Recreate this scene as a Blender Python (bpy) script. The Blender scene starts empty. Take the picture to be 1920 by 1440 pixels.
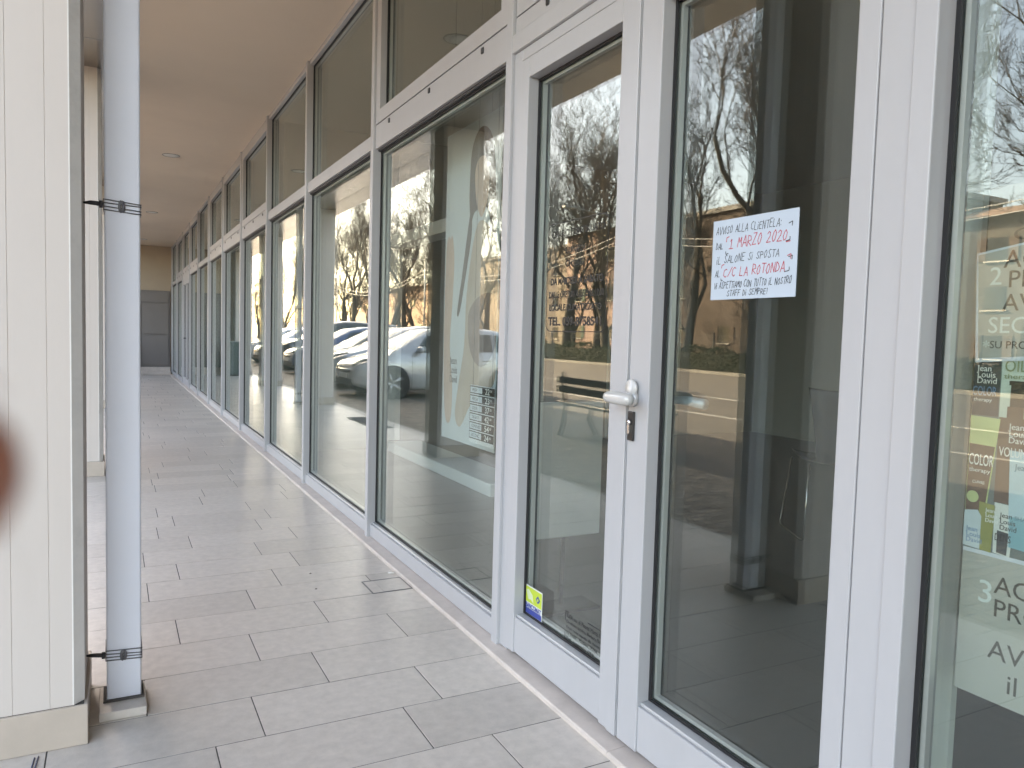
import bpy, bmesh, math, random
from mathutils import Vector, Matrix
random.seed(7)
S = bpy.context.scene
COL = S.collection
PI = math.pi
R = math.radians

# ------------------------------------------------------------------ camera
cd = bpy.data.cameras.new('camera')
cam = bpy.data.objects.new('camera', cd)
COL.objects.link(cam)
yaw, pitch, roll = R(27.646), R(3.537), R(1.592)
F = Vector((math.sin(yaw) * math.cos(pitch), math.cos(yaw) * math.cos(pitch), -math.sin(pitch)))
r0 = F.cross(Vector((0, 0, 1))).normalized()
u0 = r0.cross(F)
rr = r0 * math.cos(roll) + u0 * math.sin(roll)
uu = -r0 * math.sin(roll) + u0 * math.cos(roll)
CAM = Vector((-1.388, 0, 1.28))
m = Matrix.Identity(4)
for i, v in enumerate((rr, uu, -F)):
    for j in range(3):
        m[j][i] = v[j]
m.translation = CAM
cam.matrix_world = m
cd.sensor_width = 36
cd.lens = 36 * 1428.9 / 1920
cd.clip_start = 0.01
cd.clip_end = 2000
cd.dof.use_dof = True            # a phone lens: about 2.4 mm of aperture
cd.dof.focus_distance = 4.0
cd.dof.aperture_fstop = 11.0
S.camera = cam

# ------------------------------------------------------------------ sky, sun, exposure
SUN_EL = R(30)
SUN_AZ = R(26)                   # from +Y towards +X
w = bpy.data.worlds.new('World')
S.world = w
w.use_nodes = True
nt = w.node_tree
sky = nt.nodes.new('ShaderNodeTexSky')
sky.sky_type = 'NISHITA'
sky.sun_disc = False
sky.sun_elevation = SUN_EL
sky.sun_rotation = SUN_AZ
sky.air_density = 0.8
sky.dust_density = 2.6
sky.ozone_density = 1.0
bg = nt.nodes['Background']
bg.inputs['Strength'].default_value = 0.15
nt.links.new(sky.outputs[0], bg.inputs['Color'])
ld = bpy.data.lights.new('sun', 'SUN')
ld.energy = 2.8
ld.angle = R(0.6)
ld.color = (1.0, 0.92, 0.83)
sun = bpy.data.objects.new('sun', ld)
COL.objects.link(sun)
sd = Vector((math.sin(SUN_AZ) * math.cos(SUN_EL), math.cos(SUN_AZ) * math.cos(SUN_EL), math.sin(SUN_EL)))
sun.rotation_euler = (-sd).to_track_quat('-Z', 'Y').to_euler()
sun.location = sd * 40
S.view_settings.view_transform = 'Standard'
S.view_settings.look = 'None'
S.view_settings.exposure = 3.6
S.view_settings.gamma = 1.0
S.view_settings.use_white_balance = True      # the camera was balanced for open shade
S.view_settings.white_balance_temperature = 9700
S.view_settings.white_balance_tint = 14
S.view_settings.use_curve_mapping = False
S.cycles.use_denoising = True
S.cycles.max_bounces = 14
S.cycles.diffuse_bounces = 6
S.cycles.glossy_bounces = 6
S.cycles.transparent_max_bounces = 24
S.cycles.sample_clamp_indirect = 8
S.cycles.caustics_reflective = False
S.cycles.caustics_refractive = False

# ------------------------------------------------------------------ materials
MATS = {}


def mat(name, col, rough=0.6, metal=0.0, var=0.0, vscale=6.0, bump=0.0, bscale=60.0, rand=0.0, spec=0.5, coat=0.0,
        stain=None, stain_scale=2.0, stain_amt=0.0, sss=0.0, stretch=None):
    if name in MATS:
        return MATS[name]
    M = bpy.data.materials.new(name)
    M.use_nodes = True
    t = M.node_tree
    N, L = t.nodes, t.links
    p = N['Principled BSDF']
    p.inputs['Roughness'].default_value = rough
    p.inputs['Metallic'].default_value = metal
    p.inputs['Specular IOR Level'].default_value = spec
    p.inputs['Coat Weight'].default_value = coat
    p.inputs['Coat Roughness'].default_value = 0.04
    if sss:
        p.inputs['Subsurface Weight'].default_value = sss
        p.inputs['Subsurface Radius'].default_value = (0.01, 0.003, 0.002)
        p.inputs['Subsurface Scale'].default_value = 0.3
    tc = N.new('ShaderNodeTexCoord')
    src = tc.outputs['Object']
    geo = N.new('ShaderNodeNewGeometry')
    pos = geo.outputs['Position']
    if stretch:
        mp = N.new('ShaderNodeMapping')
        mp.inputs['Scale'].default_value = stretch
        L.new(pos, mp.inputs['Vector'])
        pos = mp.outputs['Vector']
    c = None
    if var or rand or stain:
        base = N.new('ShaderNodeRGB')
        base.outputs[0].default_value = (*col, 1)
        c = base.outputs[0]
        val = None
        if var:
            n = N.new('ShaderNodeTexNoise')
            n.inputs['Scale'].default_value = vscale
            n.inputs['Detail'].default_value = 6
            n.inputs['Roughness'].default_value = 0.62
            L.new(pos, n.inputs['Vector'])
            mr = N.new('ShaderNodeMapRange')
            mr.inputs['From Min'].default_value = 0.25
            mr.inputs['From Max'].default_value = 0.75
            mr.inputs['To Min'].default_value = 1 - var
            mr.inputs['To Max'].default_value = 1 + var
            L.new(n.outputs['Fac'], mr.inputs['Value'])
            val = mr.outputs[0]
        if rand:
            oi = N.new('ShaderNodeObjectInfo')
            mr = N.new('ShaderNodeMapRange')
            mr.inputs['To Min'].default_value = 1 - rand
            mr.inputs['To Max'].default_value = 1 + rand
            L.new(oi.outputs['Random'], mr.inputs['Value'])
            if val is None:
                val = mr.outputs[0]
            else:
                mu = N.new('ShaderNodeMath')
                mu.operation = 'MULTIPLY'
                L.new(val, mu.inputs[0])
                L.new(mr.outputs[0], mu.inputs[1])
                val = mu.outputs[0]
        if val is not None:
            hs = N.new('ShaderNodeHueSaturation')
            L.new(c, hs.inputs['Color'])
            L.new(val, hs.inputs['Value'])
            c = hs.outputs[0]
        if stain:
            n = N.new('ShaderNodeTexNoise')
            n.inputs['Scale'].default_value = stain_scale
            n.inputs['Detail'].default_value = 8
            n.inputs['Roughness'].default_value = 0.7
            L.new(pos, n.inputs['Vector'])
            mr = N.new('ShaderNodeMapRange')
            mr.inputs['From Min'].default_value = 0.52
            mr.inputs['From Max'].default_value = 0.78
            mr.inputs['To Max'].default_value = stain_amt
            L.new(n.outputs['Fac'], mr.inputs['Value'])
            mx = N.new('ShaderNodeMix')
            mx.data_type = 'RGBA'
            L.new(mr.outputs[0], mx.inputs['Factor'])
            L.new(c, mx.inputs['A'])
            mx.inputs['B'].default_value = (*stain, 1)
            c = mx.outputs['Result']
        L.new(c, p.inputs['Base Color'])
    else:
        p.inputs['Base Color'].default_value = (*col, 1)
    if bump:
        n = N.new('ShaderNodeTexNoise')
        n.inputs['Scale'].default_value = bscale
        n.inputs['Detail'].default_value = 5
        L.new(pos, n.inputs['Vector'])
        b = N.new('ShaderNodeBump')
        b.inputs['Strength'].default_value = bump
        b.inputs['Distance'].default_value = 0.004
        L.new(n.outputs['Fac'], b.inputs['Height'])
        L.new(b.outputs[0], p.inputs['Normal'])
    MATS[name] = M
    return M


def glass_mat(name, tint=(0.89, 0.93, 0.91), f0=0.085, wave=0.012):
    """One leaf of float glass seen as a thin sheet: Schlick reflection over plain transmission (two surfaces in one)."""
    M = bpy.data.materials.new(name)
    M.use_nodes = True
    t = M.node_tree
    N, L = t.nodes, t.links
    N.remove(N['Principled BSDF'])
    out = N['Material Output']
    geo = N.new('ShaderNodeNewGeometry')
    nz = N.new('ShaderNodeTexNoise')
    nz.inputs['Scale'].default_value = 1.3
    nz.inputs['Detail'].default_value = 1.5
    L.new(geo.outputs['Position'], nz.inputs['Vector'])
    bp = N.new('ShaderNodeBump')
    bp.inputs['Strength'].default_value = wave
    bp.inputs['Distance'].default_value = 0.05
    L.new(nz.outputs['Fac'], bp.inputs['Height'])
    dt = N.new('ShaderNodeVectorMath')
    dt.operation = 'DOT_PRODUCT'
    L.new(geo.outputs['Incoming'], dt.inputs[0])
    L.new(geo.outputs['Normal'], dt.inputs[1])
    ab = N.new('ShaderNodeMath'); ab.operation = 'ABSOLUTE'
    L.new(dt.outputs['Value'], ab.inputs[0])
    om = N.new('ShaderNodeMath'); om.operation = 'SUBTRACT'
    om.inputs[0].default_value = 1.0
    L.new(ab.outputs[0], om.inputs[1])
    pw = N.new('ShaderNodeMath'); pw.operation = 'POWER'
    pw.inputs[1].default_value = 4.4
    L.new(om.outputs[0], pw.inputs[0])
    mr = N.new('ShaderNodeMapRange')
    mr.inputs['To Min'].default_value = f0
    mr.inputs['To Max'].default_value = 1.0
    L.new(pw.outputs[0], mr.inputs['Value'])
    gl = N.new('ShaderNodeBsdfGlossy')
    gl.inputs['Roughness'].default_value = 0.0
    gl.inputs['Color'].default_value = (0.95, 1.0, 0.975, 1)
    L.new(bp.outputs[0], gl.inputs['Normal'])
    tr = N.new('ShaderNodeBsdfTransparent')
    tr.inputs['Color'].default_value = (*tint, 1)
    mx = N.new('ShaderNodeMixShader')
    L.new(mr.outputs[0], mx.inputs[0])
    L.new(tr.outputs[0], mx.inputs[1])
    L.new(gl.outputs[0], mx.inputs[2])
    mp = N.new('ShaderNodeMapping')
    mp.inputs['Scale'].default_value = (1.0, 2.2, 0.7)
    L.new(geo.outputs['Position'], mp.inputs['Vector'])
    dn = N.new('ShaderNodeTexNoise')
    dn.inputs['Scale'].default_value = 3.2
    dn.inputs['Detail'].default_value = 9
    dn.inputs['Roughness'].default_value = 0.68
    dn.inputs['Distortion'].default_value = 0.8
    L.new(mp.outputs['Vector'], dn.inputs['Vector'])
    dm_ = N.new('ShaderNodeMapRange')
    dm_.inputs['From Min'].default_value = 0.42
    dm_.inputs['From Max'].default_value = 0.80
    dm_.inputs['To Min'].default_value = 0.0
    dm_.inputs['To Max'].default_value = 0.013
    L.new(dn.outputs['Fac'], dm_.inputs['Value'])
    df = N.new('ShaderNodeBsdfDiffuse')
    df.inputs['Color'].default_value = (0.55, 0.55, 0.52, 1)
    m2 = N.new('ShaderNodeMixShader')
    L.new(dm_.outputs[0], m2.inputs[0])
    L.new(mx.outputs[0], m2.inputs[1])
    L.new(df.outputs[0], m2.inputs[2])
    L.new(m2.outputs[0], out.inputs['Surface'])
    MATS[name] = M
    return M


GLASS = glass_mat('float_glass')
ALU = mat('aluminium_paint', (0.44, 0.445, 0.46), 0.34, 0.0, var=0.025, vscale=3, bump=0.02, bscale=400, spec=0.5,
          stain=(0.42, 0.41, 0.40), stain_scale=2.5, stain_amt=0.3, stretch=(3, 3, 0.6))
ALU_D = mat('aluminium_inner', (0.50, 0.51, 0.52), 0.4, 0.25)
SPACER = mat('spacer_bar', (0.62, 0.63, 0.61), 0.35, 0.5)
RUBBER = mat('black_rubber', (0.012, 0.012, 0.014), 0.6)
TILE = mat('porcelain_tile', (0.575, 0.522, 0.468), 0.33, var=0.13, vscale=24, bump=0.16, bscale=190, rand=0.09,
           stain=(0.42, 0.39, 0.365), stain_scale=1.3, stain_amt=0.35)
PLINTH = mat('plinth_tile_beige', (0.46, 0.39, 0.33), 0.45, var=0.08, vscale=9, bump=0.1, bscale=140)
GROUT = mat('grey_grout', (0.07, 0.065, 0.06), 0.9, var=0.1, vscale=30)
STONE = mat('pale_threshold_stone', (0.60, 0.53, 0.48), 0.5, var=0.10, vscale=14, bump=0.08, bscale=60,
            stain=(0.36, 0.32, 0.29), stain_scale=3, stain_amt=0.5, rand=0.03)
COLM = mat('cream_concrete', (0.57, 0.515, 0.475), 0.7, var=0.05, vscale=2.2, bump=0.06, bscale=90,
           stain=(0.45, 0.40, 0.36), stain_scale=1.6, stain_amt=0.3, stretch=(1, 1, 0.35))
COLC = mat('grey_chamfer', (0.72, 0.70, 0.67), 0.7, var=0.08, vscale=8, stain=(0.2, 0.2, 0.2), stain_scale=5, stain_amt=0.3)
PLASTER = mat('ceiling_plaster', (0.80, 0.685, 0.565), 0.9, var=0.03, vscale=1.1, bump=0.05, bscale=120,
              stain=(0.70, 0.59, 0.49), stain_scale=0.7, stain_amt=0.4)
SOFFIT = mat('soffit_metal', (0.40, 0.375, 0.36), 0.22, 0.85, var=0.04, vscale=3, rand=0.05)
POSTM = mat('post_paint', (0.68, 0.705, 0.765), 0.5, 0.0, var=0.02, vscale=4, bump=0.02, bscale=200,
            stain=(0.60, 0.62, 0.68), stain_scale=2.4, stain_amt=0.3)
WIRE = mat('steel_wire', (0.16, 0.16, 0.17), 0.5, 0.7)
DARKM = mat('dark_steel', (0.06, 0.06, 0.065), 0.5, 0.4)
BLACK = mat('black_plastic', (0.015, 0.015, 0.016), 0.4)
WHITE = mat('white_paint', (0.72, 0.72, 0.71), 0.5)
CHROME = mat('chrome', (0.7, 0.7, 0.7), 0.18, 1.0)
HANDLE = mat('handle_white_metal', (0.55, 0.55, 0.54), 0.28, 0.15)
PAPER = mat('paper_sheet', (0.47, 0.555, 0.64), 0.85, var=0.01, vscale=9)
INKB = mat('black_ink', (0.012, 0.013, 0.018), 0.6)
INKR = mat('red_ink', (0.55, 0.03, 0.05), 0.6)
INKW = mat('white_print', (0.85, 0.88, 0.86), 0.7)


# ------------------------------------------------------------------ object helpers
def wl(o):
    v = Vector((0, 0, 0))
    while o is not None:
        v += o.location
        o = o.parent
    return v


def tag(o, label=None, cat=None, group=None, kind=None):
    if label: o['label'] = label
    if cat: o['category'] = cat
    if group: o['group'] = group
    if kind: o['kind'] = kind
    return o


def empty(name, loc, label=None, cat=None, group=None, kind=None):
    o = bpy.data.objects.new(name, None)
    o.empty_display_size = 0.1
    COL.objects.link(o)
    o.location = loc
    return tag(o, label, cat, group, kind)


def link(name, me, material, parent=None, loc=(0, 0, 0), smooth=False):
    o = bpy.data.objects.new(name, me)
    COL.objects.link(o)
    if material is not None and not me.materials:
        me.materials.append(material)
    if smooth:
        for p in me.polygons:
            p.use_smooth = True
    loc = Vector(loc)
    if parent is not None:
        o.parent = parent
        o.location = loc - wl(parent)
    else:
        o.location = loc
    return o


CACHE = {}


def box(name, x0, x1, y0, y1, z0, z1, material, parent=None, bevel=0.0, seg=1):
    """a box in world coordinates, its mesh shared by every alike box"""
    d = (round(abs(x1 - x0), 4), round(abs(y1 - y0), 4), round(abs(z1 - z0), 4), bevel, seg, material.name)
    me = CACHE.get(d)
    if me is None:
        bm = bmesh.new()
        bmesh.ops.create_cube(bm, size=1)
        bmesh.ops.scale(bm, vec=d[:3], verts=bm.verts)
        if bevel:
            bmesh.ops.bevel(bm, geom=list(bm.edges), offset=min(bevel, min(d[:3]) * 0.45), segments=seg, affect='EDGES', profile=0.5)
        me = bpy.data.meshes.new(name)
        bm.to_mesh(me)
        bm.free()
        me.materials.append(material)
        CACHE[d] = me
    return link(name, me, None, parent, ((x0 + x1) / 2, (y0 + y1) / 2, (z0 + z1) / 2))


class MB:
    def __init__(self):
        self.v, self.f, self.s = [], [], []

    def add(self, vs, fs, smooth=False):
        b = len(self.v)
        self.v += [tuple(x) for x in vs]
        self.f += [tuple(b + i for i in q) for q in fs]
        self.s += [smooth] * len(fs)

    def box(self, x0, x1, y0, y1, z0, z1):
        self.add([(x, y, z) for x in (x0, x1) for y in (y0, y1) for z in (z0, z1)],
                 [(0, 1, 3, 2), (4, 6, 7, 5), (0, 4, 5, 1), (2, 3, 7, 6), (0, 2, 6, 4), (1, 5, 7, 3)])

    def prism(self, pts, z0, z1):
        """pts: xy polygon counter-clockwise"""
        n = len(pts)
        self.add([(x, y, z0) for x, y in pts] + [(x, y, z1) for x, y in pts],
                 [(i, (i + 1) % n, n + (i + 1) % n, n + i) for i in range(n)] + [tuple(range(n - 1, -1, -1)), tuple(range(n, 2 * n))])

    def tube(self, pts, rad, n=8, cap=True, closed=False, smooth=True):
        pts = [Vector(p) for p in pts]
        k = len(pts)
        rads = rad if isinstance(rad, (list, tuple)) else [rad] * k
        ref = None
        vs, fs = [], []
        for i, p in enumerate(pts):
            if closed:
                d = pts[(i + 1) % k] - pts[i - 1]
            else:
                d = pts[min(i + 1, k - 1)] - pts[max(i - 1, 0)]
            d.normalize()
            if ref is None:
                ref = Vector((0, 0, 1)) if abs(d.z) < 0.9 else Vector((1, 0, 0))
            a = d.cross(ref)
            if a.length < 1e-6:
                a = d.orthogonal()
            a.normalize()
            b = a.cross(d)
            ref = b
            for j in range(n):
                t = 2 * PI * j / n
                vs.append(p + (a * math.cos(t) + b * math.sin(t)) * rads[i])
        for i in range(k if closed else k - 1):
            for j in range(n):
                q = ((i + 1) % k) * n
                fs.append((i * n + j, i * n + (j + 1) % n, q + (j + 1) % n, q + j))
        if cap and not closed:
            fs.append(tuple(range(n - 1, -1, -1)))
            fs.append(tuple((k - 1) * n + j for j in range(n)))
        self.add(vs, fs, smooth)

    def lathe(self, prof, c=(0, 0, 0), axis='z', n=24, smooth=True):
        """prof: (radius, height) pairs"""
        vs, fs = [], []
        for r_, h_ in prof:
            for j in range(n):
                t = 2 * PI * j / n
                a, b = r_ * math.cos(t), r_ * math.sin(t)
                p = {'z': (a, b, h_), 'x': (h_, a, b), 'y': (a, h_, b)}[axis]
                vs.append((c[0] + p[0], c[1] + p[1], c[2] + p[2]))
        for i in range(len(prof) - 1):
            for j in range(n):
                fs.append((i * n + j, i * n + (j + 1) % n, (i + 1) * n + (j + 1) % n, (i + 1) * n + j))
        self.add(vs, fs, smooth)
        k = len(prof) - 1
        b = len(self.v) - len(vs)
        self.f += [tuple(b + j for j in range(n - 1, -1, -1)), tuple(b + k * n + j for j in range(n))]
        self.s += [False, False]

    def mesh(self, name):
        me = bpy.data.meshes.new(name)
        me.from_pydata(self.v, [], self.f)
        for p, s in zip(me.polygons, self.s):
            p.use_smooth = s
        bm = bmesh.new()
        bm.from_mesh(me)
        bmesh.ops.recalc_face_normals(bm, faces=bm.faces)
        bm.to_mesh(me)
        bm.free()
        me.update()
        return me

    def build(self, name, material, parent=None, loc=(0, 0, 0)):
        return link(name, self.mesh(name), material, parent, loc)


def copy_tree(o, parent=None):
    c = o.copy()
    COL.objects.link(c)
    c.parent = parent
    for ch in list(o.children):
        copy_tree(ch, c)
    return c


# flat print on a sheet that faces the arcade (-x): u runs to the viewer's right (-y), v runs up
def flat(name, pts, x, y_left, z_top, material, parent, th=0.0006):
    mb = MB()
    n = len(pts)
    vs = [(x - th, y_left - u, z_top - v) for u, v in pts] + [(x, y_left - u, z_top - v) for u, v in pts]
    mb.add(vs, [tuple(range(n)), tuple(range(2 * n - 1, n - 1, -1))] + [(i, (i + 1) % n, n + (i + 1) % n, n + i) for i in range(n)])
    return mb.build(name, material, parent, )


def rect(u0, v0, u1, v1):
    return [(u0, v0), (u1, v0), (u1, v1), (u0, v1)]


def text(name, body, size, x, y_left, z_base, material, parent, width=None, bold=0.0, shear=0.0, align='LEFT', ext=0.0002):
    cu = bpy.data.curves.new(name, 'FONT')
    cu.body = body
    cu.size = size
    cu.offset = bold
    cu.shear = shear
    cu.align_x = align
    cu.extrude = ext
    cu.resolution_u = 3
    o = bpy.data.objects.new(name, cu)
    COL.objects.link(o)
    bpy.context.view_layer.update()
    dg = bpy.context.evaluated_depsgraph_get()
    me = bpy.data.meshes.new_from_object(o.evaluated_get(dg))
    bpy.data.objects.remove(o)
    me.materials.clear()
    sx = 1.0
    if width and len(me.vertices):
        xs = [v.co.x for v in me.vertices]
        sx = width / max(1e-6, max(xs) - min(xs))
    M = Matrix(((0, 0, -1, 0), (-1, 0, 0, 0), (0, 1, 0, 0), (0, 0, 0, 1))) @ Matrix.Diagonal((sx, 1, 1, 1))
    me.transform(M)
    return link(name, me, material, parent, (x, y_left, z_base))


# a hand-drawn stroke alphabet: xy digits on a 6 by 9 grid
STROKE = {
    'A': '00-39-60;13-53', 'B': '00-09-48-46-05-53-51-00', 'C': '58-39-07-02-30-51', 'D': '00-09-37-54-41-00', 'E': '50-00-09-59;05-45',
    'F': '00-09-59;05-45', 'I': '00-09', 'i': '00-06;08-09', 'L': '09-00-50', 'M': '00-19-34-59-60', 'N': '00-09-50-59',
    'O': '39-17-03-20-41-56-39', 'P': '00-09-48-55-04', 'R': '00-09-48-55-04-60', 'S': '58-39-17-25-43-51-20-02', 'T': '30-39;09-69',
    'U': '09-02-20-41-59', 'V': '09-30-69', 'Z': '09-59-00-60', '0': '39-17-03-20-41-56-39', '1': '17-39-30;00-60', '2': '07-29-48-45-00-60',
    '/': '00-69', ':': '31-32;36-37', '!': '39-33;30-31', "'": '39-36',
}


def handwriting(mb, s, u, v, h, u1, wid=0.0009, tilt=0.0, x=0.0, yl=0.0, zt=0.0, rnd=random):
    """u,v = lower-left of the line in sheet coordinates; adds ribbons to mb; h letter height, wd letter width"""
    units = sum(0.8 if q == ' ' else 0.45 if q in "Ii:!'" else 1.05 for q in s)
    wd = (u1 - u) / units
    for ch in s:
        if ch == ' ':
            u += wd * 0.8
            continue
        jit = rnd.uniform(-0.06, 0.06) * h
        hs = h * rnd.uniform(0.9, 1.12)
        ww = wd * (0.25 if ch in "Ii:!'" else 0.85)
        for st in STROKE[ch].split(';'):
            pts = []
            for q in st.split('-'):
                a, b = int(q[0]) / 6, int(q[1]) / 9
                if ch in "Ii:!'":
                    a *= 0.3
                pu = u + a * wd * 0.85 + b * hs * 0.16 + rnd.uniform(-0.02, 0.02) * h
                pv = v - b * hs - jit - (u + a * wd) * tilt + rnd.uniform(-0.02, 0.02) * h
                pts.append((pu, pv))
            for (a0, b0), (a1, b1) in zip(pts, pts[1:]):
                dx, dy = a1 - a0, b1 - b0
                l = math.hypot(dx, dy) or 1e-6
                nx, ny = -dy / l * wid, dx / l * wid
                ex, ey = dx / l * wid * 0.6, dy / l * wid * 0.6
                q = [(a0 + nx - ex, b0 + ny - ey), (a1 + nx + ex, b1 + ny + ey), (a1 - nx + ex, b1 - ny + ey), (a0 - nx - ex, b0 - ny - ey)]
                mb.add([(x, yl - p, zt - k) for p, k in q], [(0, 1, 2, 3)])
        u += ww + wd * 0.2
    return u


# ================================================================== THE SETTING
YE = 22.65                # far end of the arcade
CEIL = 3.45
KERB_X = -1.93
YN = -9.0                 # how far the building goes on behind the camera

# ---- ground sheet, asphalt, setts
ground = box('ground', -220, 60, -160, 260, -0.5, -0.165, mat('park_ground', (0.20, 0.19, 0.15), 0.95, var=0.3, vscale=0.3, bump=0.3, bscale=8), None)
tag(ground, kind='structure')

def asphalt_material():
    M = mat('asphalt_warm', (0.105, 0.092, 0.082), 0.82, var=0.16, vscale=0.35, bump=0.35, bscale=70, stain=(0.17, 0.145, 0.12), stain_scale=0.25, stain_amt=0.5)
    return M
road = box('road', -20.3, -3.7, -60, 160, -0.16, -0.020, asphalt_material())
tag(road, kind='structure')


def sett_material():
    M = bpy.data.materials.new('stone_setts')
    M.use_nodes = True
    t = M.node_tree; N, L = t.nodes, t.links
    p = N['Principled BSDF']
    p.inputs['Roughness'].default_value = 0.75
    g = N.new('ShaderNodeNewGeometry')
    vo = N.new('ShaderNodeTexVoronoi')
    vo.inputs['Scale'].default_value = 10.5
    vo.inputs['Randomness'].default_value = 0.45
    L.new(g.outputs['Position'], vo.inputs['Vector'])
    vd = N.new('ShaderNodeTexVoronoi')
    vd.feature = 'DISTANCE_TO_EDGE'
    vd.inputs['Scale'].default_value = 10.5
    vd.inputs['Randomness'].default_value = 0.45
    L.new(g.outputs['Position'], vd.inputs['Vector'])
    cr = N.new('ShaderNodeValToRGB')
    cr.color_ramp.elements[0].color = (0.16, 0.13, 0.105, 1)
    cr.color_ramp.elements[1].color = (0.40, 0.33, 0.26, 1)
    L.new(vo.outputs['Color'], cr.inputs[0])
    mr = N.new('ShaderNodeMapRange')
    mr.inputs['From Max'].default_value = 0.12
    L.new(vd.outputs['Distance'], mr.inputs[0])
    mx = N.new('ShaderNodeMix'); mx.data_type = 'RGBA'
    mx.inputs['A'].default_value = (0.075, 0.065, 0.055, 1)
    L.new(mr.outputs[0], mx.inputs['Factor'])
    L.new(cr.outputs[0], mx.inputs['B'])
    L.new(mx.outputs['Result'], p.inputs['Base Color'])
    b = N.new('ShaderNodeBump')
    b.inputs['Distance'].default_value = 0.02
    b.inputs['Strength'].default_value = 0.8
    L.new(mr.outputs[0], b.inputs['Height'])
    L.new(b.outputs[0], p.inputs['Normal'])
    return M


setts = box('cobbled_strip', -3.7, KERB_X - 0.16, -60, 160, -0.16, -0.012, sett_material())
tag(setts, kind='structure')

# painted lines on the road
LINE = mat('road_paint', (0.42, 0.41, 0.39), 0.7, var=0.2, vscale=5)
rm = empty('road_markings', (-8, 0, -0.02), kind='structure')
for x_, wd_ in ((-7.9, 0.10), (-11.0, 0.14)):
    box('painted_line', x_ - wd_ / 2, x_ + wd_ / 2, -40, 120, -0.0195, -0.0160, LINE, rm)
for k in range(9):
    y_ = 13.2 + k * 2.55
    box('parking_line', -7.6, -4.0, y_ - 0.05, y_ + 0.05, -0.0195, -0.0160, LINE, rm)

# kerb stones along the edge of the arcade
kerb = empty('kerb', (KERB_X - 0.08, 0, -0.16), kind='structure')
KST = mat('kerb_stone', (0.55, 0.51, 0.46), 0.7, var=0.1, vscale=9, bump=0.1, bscale=50, rand=0.06)
yk = -4.0
while yk < 44:
    box('kerb_stone', KERB_X - 0.155, KERB_X - 0.003, yk + 0.003, yk + 0.997, -0.16, -0.004, KST, kerb, 0.006)
    yk += 1.0
# far kerb
fk = box('far_kerb', -20.5, -20.3, -60, 160, -0.16, 0.10, mat('far_kerb_stone', (0.24, 0.225, 0.20), 0.8, var=0.2, vscale=2))
tag(fk, kind='structure')

# ---- arcade floor: a slab with every tile its own piece
TW, TL = 0.2885, 0.603
floor = box('arcade_floor', KERB_X, 0.0, YN, YE, -0.16, -0.0013, GROUT)
tag(floor, kind='structure')
offs = {0: -0.692, -1: -0.967, 1: -0.888, 2: -1.153, 3: -0.815, 4: -1.246, 5: -1.093, 6: -1.246, 7: -0.986, 8: -1.150, 9: -1.041, -2: -1.115}
XS = -0.052               # outer face of the threshold
rt = random.Random(3)


def tile(x0, x1, y0, y1):
    return box('tile', x0 + 0.0021, x1 - 0.0021, y0 + 0.0021, y1 - 0.0021, -0.010, 0.0, TILE, floor, 0.0007)


nt_ = 0
for k in range(-6, 70):
    y0 = 2.7035 + TW * k
    y1 = min(y0 + TW, YE)
    if y1 - y0 < 0.05:
        continue
    off = offs.get(k)
    if off is None:
        off = -1.3 + TL * rt.random()
    xs_ = [off + TL * j for j in range(-4, 5)]
    xs_ = [x for x in xs_ if KERB_X + 0.12 < x < XS - 0.1]
    ed = [KERB_X] + xs_ + [XS + 0.004]
    for a, b in zip(ed, ed[1:]):
        o = tile(a, b, y0, y1)
        o.location.z += rt.uniform(-0.0004, 0.0004)
        nt_ += 1
# the stretch behind the camera, as one bed of tiles
mb = MB()
for k in range(-40, -6):
    y0 = 2.7035 + TW * k
    off = -1.3 + TL * rt.random()
    xs_ = [x for x in (off + TL * j for j in range(-4, 5)) if KERB_X + 0.12 < x < XS - 0.1]
    ed = [KERB_X] + xs_ + [XS + 0.004]
    for a, b in zip(ed, ed[1:]):
        mb.box(a + 0.0014, b - 0.0014, y0 + 0.0014, y0 + TW - 0.0014, -0.0095, 0.0)
tag(mb.build('tile_bed', TILE, floor), kind='stuff')

# ---- pale stone threshold along the shopfront
thr = empty('stone_threshold', (XS, 0, 0), kind='structure')
yb = [-0.9, 0.62, 1.86, 3.03, 4.41, 5.87, 7.31, 8.75, 10.2, 11.6, 13.0, 14.5, 15.9, 17.4, 18.8, 20.3, 21.6, YE]
for a, b in zip(yb, yb[1:]):
    mb = MB()
    p = [(XS, -0.009), (XS, 0.012), (XS + 0.006, 0.0165), (0.135, 0.019), (0.135, -0.009)]
    n = len(p)
    mb.add([(x, a + 0.001, z) for x, z in p] + [(x, b - 0.001, z) for x, z in p],
           [(i, (i + 1) % n, n + (i + 1) % n, n + i) for i in range(n)] + [tuple(range(n - 1, -1, -1)), tuple(range(n, 2 * n))])
    mb.build('threshold_slab', STONE, thr)

# ---- ceiling, soffit, building above
ceil = box('ceiling', -1.40, 0.02, YN, YE + 0.3, CEIL, CEIL + 0.02, PLASTER)
tag(ceil, kind='structure')
sof = empty('outer_soffit', (-1.75, 0, 3.405), kind='structure')
box('edge_beam', -2.09, -1.41, YN, 44, 3.42, 3.47, DARKM, sof)
yy_ = YN
while yy_ < 24:
    for xa, xb in ((-1.75, -1.41), (-2.10, -1.755)):
        box('soffit_panel', xa + 0.003, xb - 0.003, yy_ + 0.004, yy_ + 1.196, 3.398, 3.4195, SOFFIT, sof, 0.002)
    yy_ += 1.2
FAS = mat('fascia_metal', (0.42, 0.42, 0.42), 0.5, 0.2)
roof = box('building_roof', -2.12, 14, YN, 44, 3.475, 4.75, FAS)
tag(roof, kind='structure')
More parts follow.
